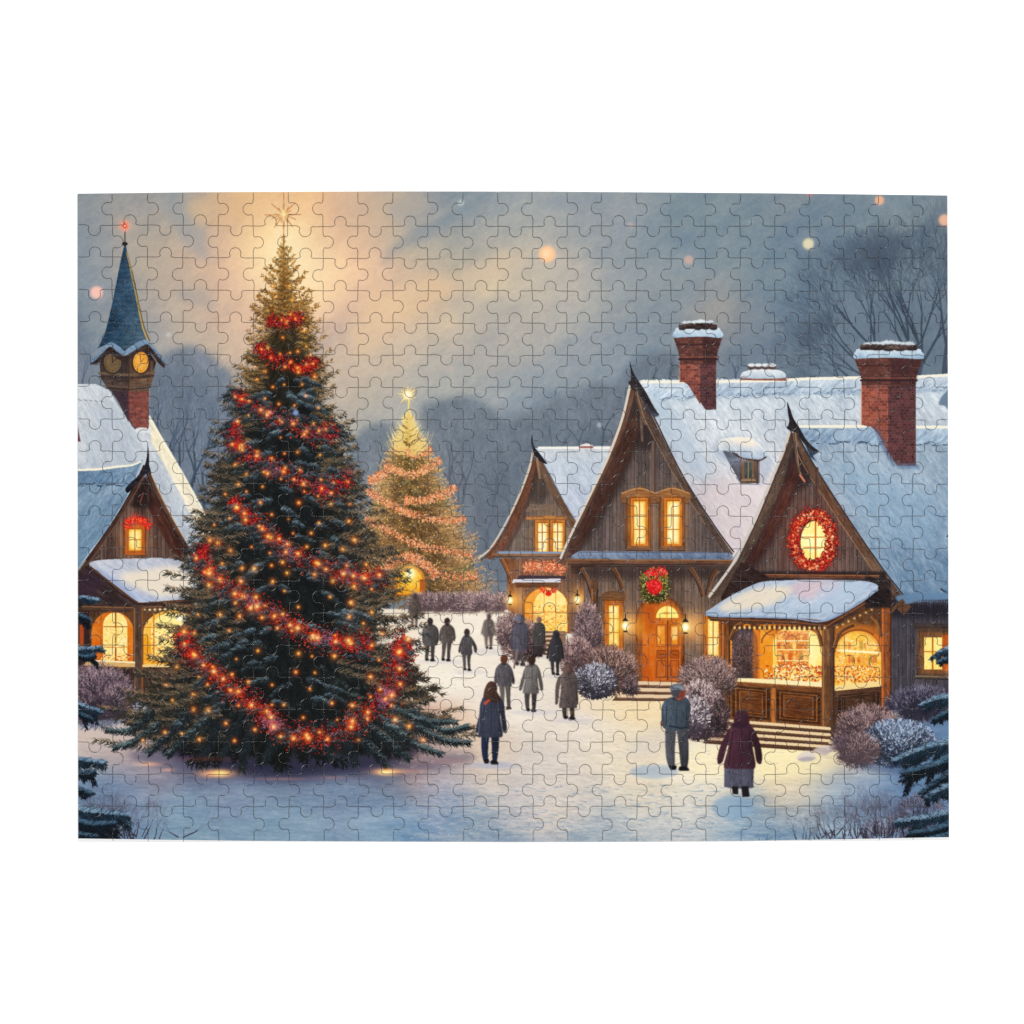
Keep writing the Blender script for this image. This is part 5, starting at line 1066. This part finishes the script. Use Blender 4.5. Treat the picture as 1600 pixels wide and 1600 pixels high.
# --- the cut lines
GX = [120.8,175.8,231,286.2,341.2,396.2,451,505.3,559.6,614.3,669,723.4,778,832.2,886.4,940.4,994.5,1048.5,1102.6,1157.3,1210.9,1265,1318.9,1373.4,1426.2,1480.8]
prng = np.random.default_rng(2024)
topy = lambda x: np.interp(x, [121,300,600,850,1200,1480], [302.2,300,298.6,298.9,301.5,305])
boty = lambda x: np.interp(x, [123,260,400,600,800,1000,1160,1300,1483], [1310.6,1312.6,1314.2,1315.2,1315.8,1315.4,1314.2,1312,1308.4])
footy = lambda x: np.interp(x, [123,300,420,1100,1250,1483], [1316,1316.6,1314.9,1315.4,1315.2,1313.6])
def gx(i, y):
    t = (y-302)/1009; b = GX[i]
    return b+(-.0+2.6*t)*(.35+.65*i/NCOL) if i in (0, NCOL) else b+1.2*t-.6
def gy(m, x):
    if m == 0: return float(topy(x))
    if m == NROW: return float(boty(x))
    v = 303.3+50.36*m
    return v+(-2.6*np.clip((560-x)/440, 0, 1)*(1-m/NROW))
KN = {}                          # the grid's knots, each jittered a little as a die would wander
for i in range(NCOL+1):
    for m in range(NROW+1):
        x = GX[i]; y = gy(m, x); x = gx(i, y)
        if 0 < i < NCOL and 0 < m < NROW: x += prng.normal(0, .5); y += prng.normal(0, .5)
        KN[i, m] = np.array((x, y))
def knob(a, b, s):
    """one cut between two knots with a round tab towards the s side of a->b"""
    d = b-a; ln = np.hypot(*d); d = d/ln; n = np.array((-d[1], d[0]))*s
    c = ln*(.5+prng.normal(0, .012)); rr = 9.3*prng.uniform(.95, 1.05); hd = 6.9*prng.uniform(.93, 1.07); nk = rr*.905
    w = prng.normal(0, .5)
    pts = [(0, 0), (ln*.12, .5*w), (c-nk-7, .7*w), (c-nk-4.6, .15), (c-nk-2.1, .75), (c-nk-.6, 1.85)]
    a0 = math.asin(.905)
    for t in np.linspace(-(math.pi-a0), math.pi-a0, 19):
        pts.append((c+rr*math.sin(t), hd+rr*math.cos(t)))
    pts += [(c+nk+.6, 1.85), (c+nk+2.1, .75), (c+nk+4.6, .15), (c+nk+7, -.7*w), (ln*.88, -.5*w), (ln, 0)]
    return np.array([a+d*u+n*v for u, v in pts])
VC, HC = {}, {}
for i in range(1, NCOL):
    for r_ in range(NROW):       # vertical cuts run downwards; the tab leans left or right by turns
        VC[i, r_] = knob(KN[i, r_], KN[i, r_+1], 1 if (i+r_) % 2 else -1)
for m in range(1, NROW):
    for c_ in range(NCOL):       # cross cuts run rightwards; the tab points down or up by turns
        HC[c_, m] = knob(KN[c_, m], KN[c_+1, m], 1 if (m+c_) % 2 else -1)
def seg(a, b, n=6): return np.array([a+(b-a)*t for t in np.linspace(0, 1, n)])
def outline(c_, r_):
    tl, tr, br, bl = KN[c_, r_], KN[c_+1, r_], KN[c_+1, r_+1], KN[c_, r_+1]
    def rim(a, b, f):
        x = np.linspace(a[0], b[0], 7); return np.stack([x, f(x)], 1)
    top = rim(tl, tr, topy) if r_ == 0 else HC[c_, r_]
    rgt = seg(tr, br) if c_ == NCOL-1 else VC[c_+1, r_]
    bot = rim(bl, br, boty) if r_ == NROW-1 else HC[c_, r_+1]
    lft = seg(tl, bl) if c_ == 0 else VC[c_, r_]
    p = np.concatenate([top[:-1], rgt[:-1], bot[::-1][:-1], lft[::-1][:-1]])
    tag_ = np.concatenate([np.full(len(top)-1, r_ == 0), np.full(len(rgt)-1, c_ == NCOL-1), np.full(len(bot)-1, r_ == NROW-1), np.full(len(lft)-1, c_ == 0)])
    return p, tag_
GAP, BEV = .4, .8
def inset(p, d):
    e = np.roll(p, -1, 0)-p; e /= np.hypot(e[:, 0], e[:, 1])[:, None]+1e-9
    n = np.stack([-e[:, 1], e[:, 0]], 1); nn = n+np.roll(n, 1, 0); l = np.hypot(nn[:, 0], nn[:, 1])[:, None]
    nn /= l+1e-9; m = np.clip(1/np.maximum((nn*n).sum(1), .5), 1, 1.6)[:, None]
    return p+nn*d*m
def piece_mesh(bm, c_, r_):
    p, rimtag = outline(c_, r_)
    uv = bm.loops.layers.uv['print']
    q1 = inset(p, GAP); q2 = inset(p, GAP+BEV); q0 = inset(p, GAP)
    if r_ == NROW-1:             # the board's lower edge is cut on a slant near the corners and shows its white core
        k = q0[:, 1] > boty(q0[:, 0])-3; q0[k, 1] += np.maximum(footy(q0[k, 0])-boty(q0[k, 0]), 0)
    ax, ay = prng.normal(0, .0022, 2); cz = p.mean(0); dz = prng.normal(0, .00001)
    z = lambda q, h: [h+dz+((x-cz[0])*ax+(y-cz[1])*ay)*U for x, y in q]
    rings = [(q2, z(q2, TH)), (q1, z(q1, TH-BEV*.62*U)), (q0, [0.0002]*len(q0))]
    vs = [[bm.verts.new(W(x, y, zz)) for (x, y), zz in zip(q, zs)] for q, zs in rings]
    def setuv(f, pts):
        for l, (x, y) in zip(f.loops, pts): l[uv].uv = ((x-PX0)/PW, 1-(y-PY0)/PH)
    n = len(p)
    cv, _, cf, ov, _, _ = delaunay_2d_cdt([Vector(q) for q in q2], [], [list(range(n))], 1, 1e-7)
    tv = [vs[0][o[0]] if o else bm.verts.new(W(v.x, v.y, TH+dz+((v.x-cz[0])*ax+(v.y-cz[1])*ay)*U)) for v, o in zip(cv, ov)]
    for t in cf:
        k = [tv[i] for i in t]; xy = [tuple(cv[i]) for i in t]
        if (xy[1][0]-xy[0][0])*(xy[2][1]-xy[0][1])-(xy[1][1]-xy[0][1])*(xy[2][0]-xy[0][0]) > 0: k.reverse(); xy.reverse()
        try: f = bm.faces.new(k)
        except ValueError: continue
        f.material_index = 0; setuv(f, xy)
    for a in (0, 1):
        for i in range(n):
            j = (i+1) % n
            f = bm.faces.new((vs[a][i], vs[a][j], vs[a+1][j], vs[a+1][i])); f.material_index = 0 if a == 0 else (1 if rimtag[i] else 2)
            qa = rings[a][0]; f.smooth = False
            setuv(f, (qa[i], qa[j], rings[1][0][j], rings[1][0][i]))
    f = bm.faces.new(vs[2]); f.material_index = 1
def area(p): x, y = p[:, 0], p[:, 1]; return abs((x*np.roll(y, -1)-y*np.roll(x, -1)).sum())/2

root = bpy.data.objects.new('jigsaw_puzzle', None); col.objects.link(root); root.location = (0, 0, 0); root.empty_display_size = .05
root['label'] = 'assembled jigsaw puzzle printed with a snowy Christmas village and lit fir tree, on white'
root['category'] = 'jigsaw puzzle'
# what the most telling pieces show
MARKS = [(196,352,'piece with the red star on the steeple'),(442,332,'piece with the star over the tall fir'),(220,566,'piece with the glowing clock face'),(176,566,'piece with the dim clock face'),(195,430,'piece with the narrow blue spire'),
 (638,617,'piece with the golden star of the far tree'),(641,905,'piece with the glowing doorway under the far tree'),(855,397,'piece with the largest floating light in the sky'),(151,457,'piece with the pink floating light beside the spire'),
 (1263,381,'piece with the pale yellow floating light'),(1088,520,'piece with the snowy top of the smaller chimney'),(1388,556,'piece with the snowy top of the larger chimney'),(1168,730,'piece with the little dormer window'),
 (1270,845,'piece with the lit window inside the red wreath'),(1023,914,'piece with the green wreath and red bow over the door'),(1042,1010,'piece with the panelled front door'),(977,978,'piece with the wall lamp left of the door'),
 (1071,980,'piece with the wall lamp right of the door'),(211,840,'piece with the small lit gable window under red garland'),(180,990,'piece with the arched window of the left stall'),(1237,1010,'piece with the goods shelves inside the stall'),
 (1340,1020,'piece with the right opening of the stall'),(767,1085,'piece with the head of the long-haired woman'),(1060,1085,'piece with the head of the man in the grey cap'),(1157,1130,'piece with the dark red hood'),
 (1157,1190,'piece with the lower part of the dark red coat'),(860,960,'piece with the glowing arched shop door'),(999,815,'piece with the left upper window of the big gable'),(1051,815,'piece with the right upper window of the big gable'),
 (858,840,'piece with the paired windows of the small gable'),(345,1208,'piece with the orange glow on the snow under the tree'),(1476,344,'corner piece with an orange floating light'),(830,1060,'piece with the man in the pale coat seen from behind'),
 (1250,1095,'piece with the carved counter panel of the stall')]
cells = [(c_, r_) for r_ in range(NROW) for c_ in range(NCOL)]
inside = {}
for (c_, r_) in cells: inside[c_, r_] = outline(c_, r_)[0]
def owner(x, y):
    for key, p in inside.items():
        if p[:, 0].min() <= x <= p[:, 0].max() and p[:, 1].min() <= y <= p[:, 1].max():
            a, b = p, np.roll(p, -1, 0); k = (a[:, 1] > y) != (b[:, 1] > y)
            with np.errstate(all='ignore'): xc = a[:, 0]+(y-a[:, 1])*(b[:, 0]-a[:, 0])/(b[:, 1]-a[:, 1])
            if ((xc > x) & k).sum() % 2: return key
note = {}
for x, y, t in MARKS: note.setdefault(owner(x, y), t)
order = sorted(cells, key=lambda k: (-round(area(inside[k])/180), k not in note, -area(inside[k])))
single = set(order[:100])
def finish(bm, name):
    me = bpy.data.meshes.new(name); bm.to_mesh(me); bm.free()
    me.materials.append(mp); me.materials.append(mc); me.materials.append(mg)
    o = bpy.data.objects.new(name, me); col.objects.link(o); o.parent = root
    return o
def fresh():
    bm = bmesh.new(); bm.loops.layers.uv.new('print'); return bm
rest = fresh()
for key in cells:
    if key in single:
        bm = fresh(); piece_mesh(bm, *key); o = finish(bm, 'puzzle_piece')
        if key in note: o['label'] = note[key]
    else: piece_mesh(rest, *key)
o = finish(rest, 'puzzle_pieces'); o['kind'] = 'stuff'

# --- the white surface
bm = bmesh.new()
s = 3.
bm.faces.new([bm.verts.new(v) for v in ((-s,-s,0),(s,-s,0),(s,s,0),(-s,s,0))])
me = bpy.data.meshes.new('tabletop'); bm.to_mesh(me); bm.free(); me.materials.append(mt)
tb = bpy.data.objects.new('tabletop', me); col.objects.link(tb); tb['kind'] = 'structure'

# --- light: an even white studio with one big soft box above, a little from the left and top
wd = bpy.data.worlds.new('World'); scene.world = wd; wd.use_nodes = True
wd.node_tree.nodes['Background'].inputs[0].default_value = (1, 1, 1, 1); wd.node_tree.nodes['Background'].inputs[1].default_value = 1.02
def lamp_(name, loc, size, power):
    l = bpy.data.lights.new(name, 'AREA'); l.shape = 'DISK'; l.size = size; l.energy = power
    o = bpy.data.objects.new(name, l); col.objects.link(o); o.location = loc
    o.rotation_euler = (Vector((0, 0, 0))-Vector(loc)).to_track_quat('-Z', 'Y').to_euler()
    return o
lamp_('softbox', (2.2, 2.0, 6.0), 1.6, 190)

cam = bpy.data.cameras.new('Camera'); co = bpy.data.objects.new('Camera', cam); col.objects.link(co)
D = 2.4
co.location = (0, 6*U, D); co.rotation_euler = (0, 0, 0)
cam.sensor_width = 36; cam.lens = 36*(D-TH)/(1600*U); cam.clip_start = .05; cam.clip_end = 50
scene.camera = co
vs_ = scene.view_settings
vs_.view_transform = 'Standard'; vs_.look = 'None'; vs_.exposure = 0; vs_.gamma = 1; vs_.use_curve_mapping = False
scene.cycles.use_denoising = False
scene.cycles.max_bounces = 6
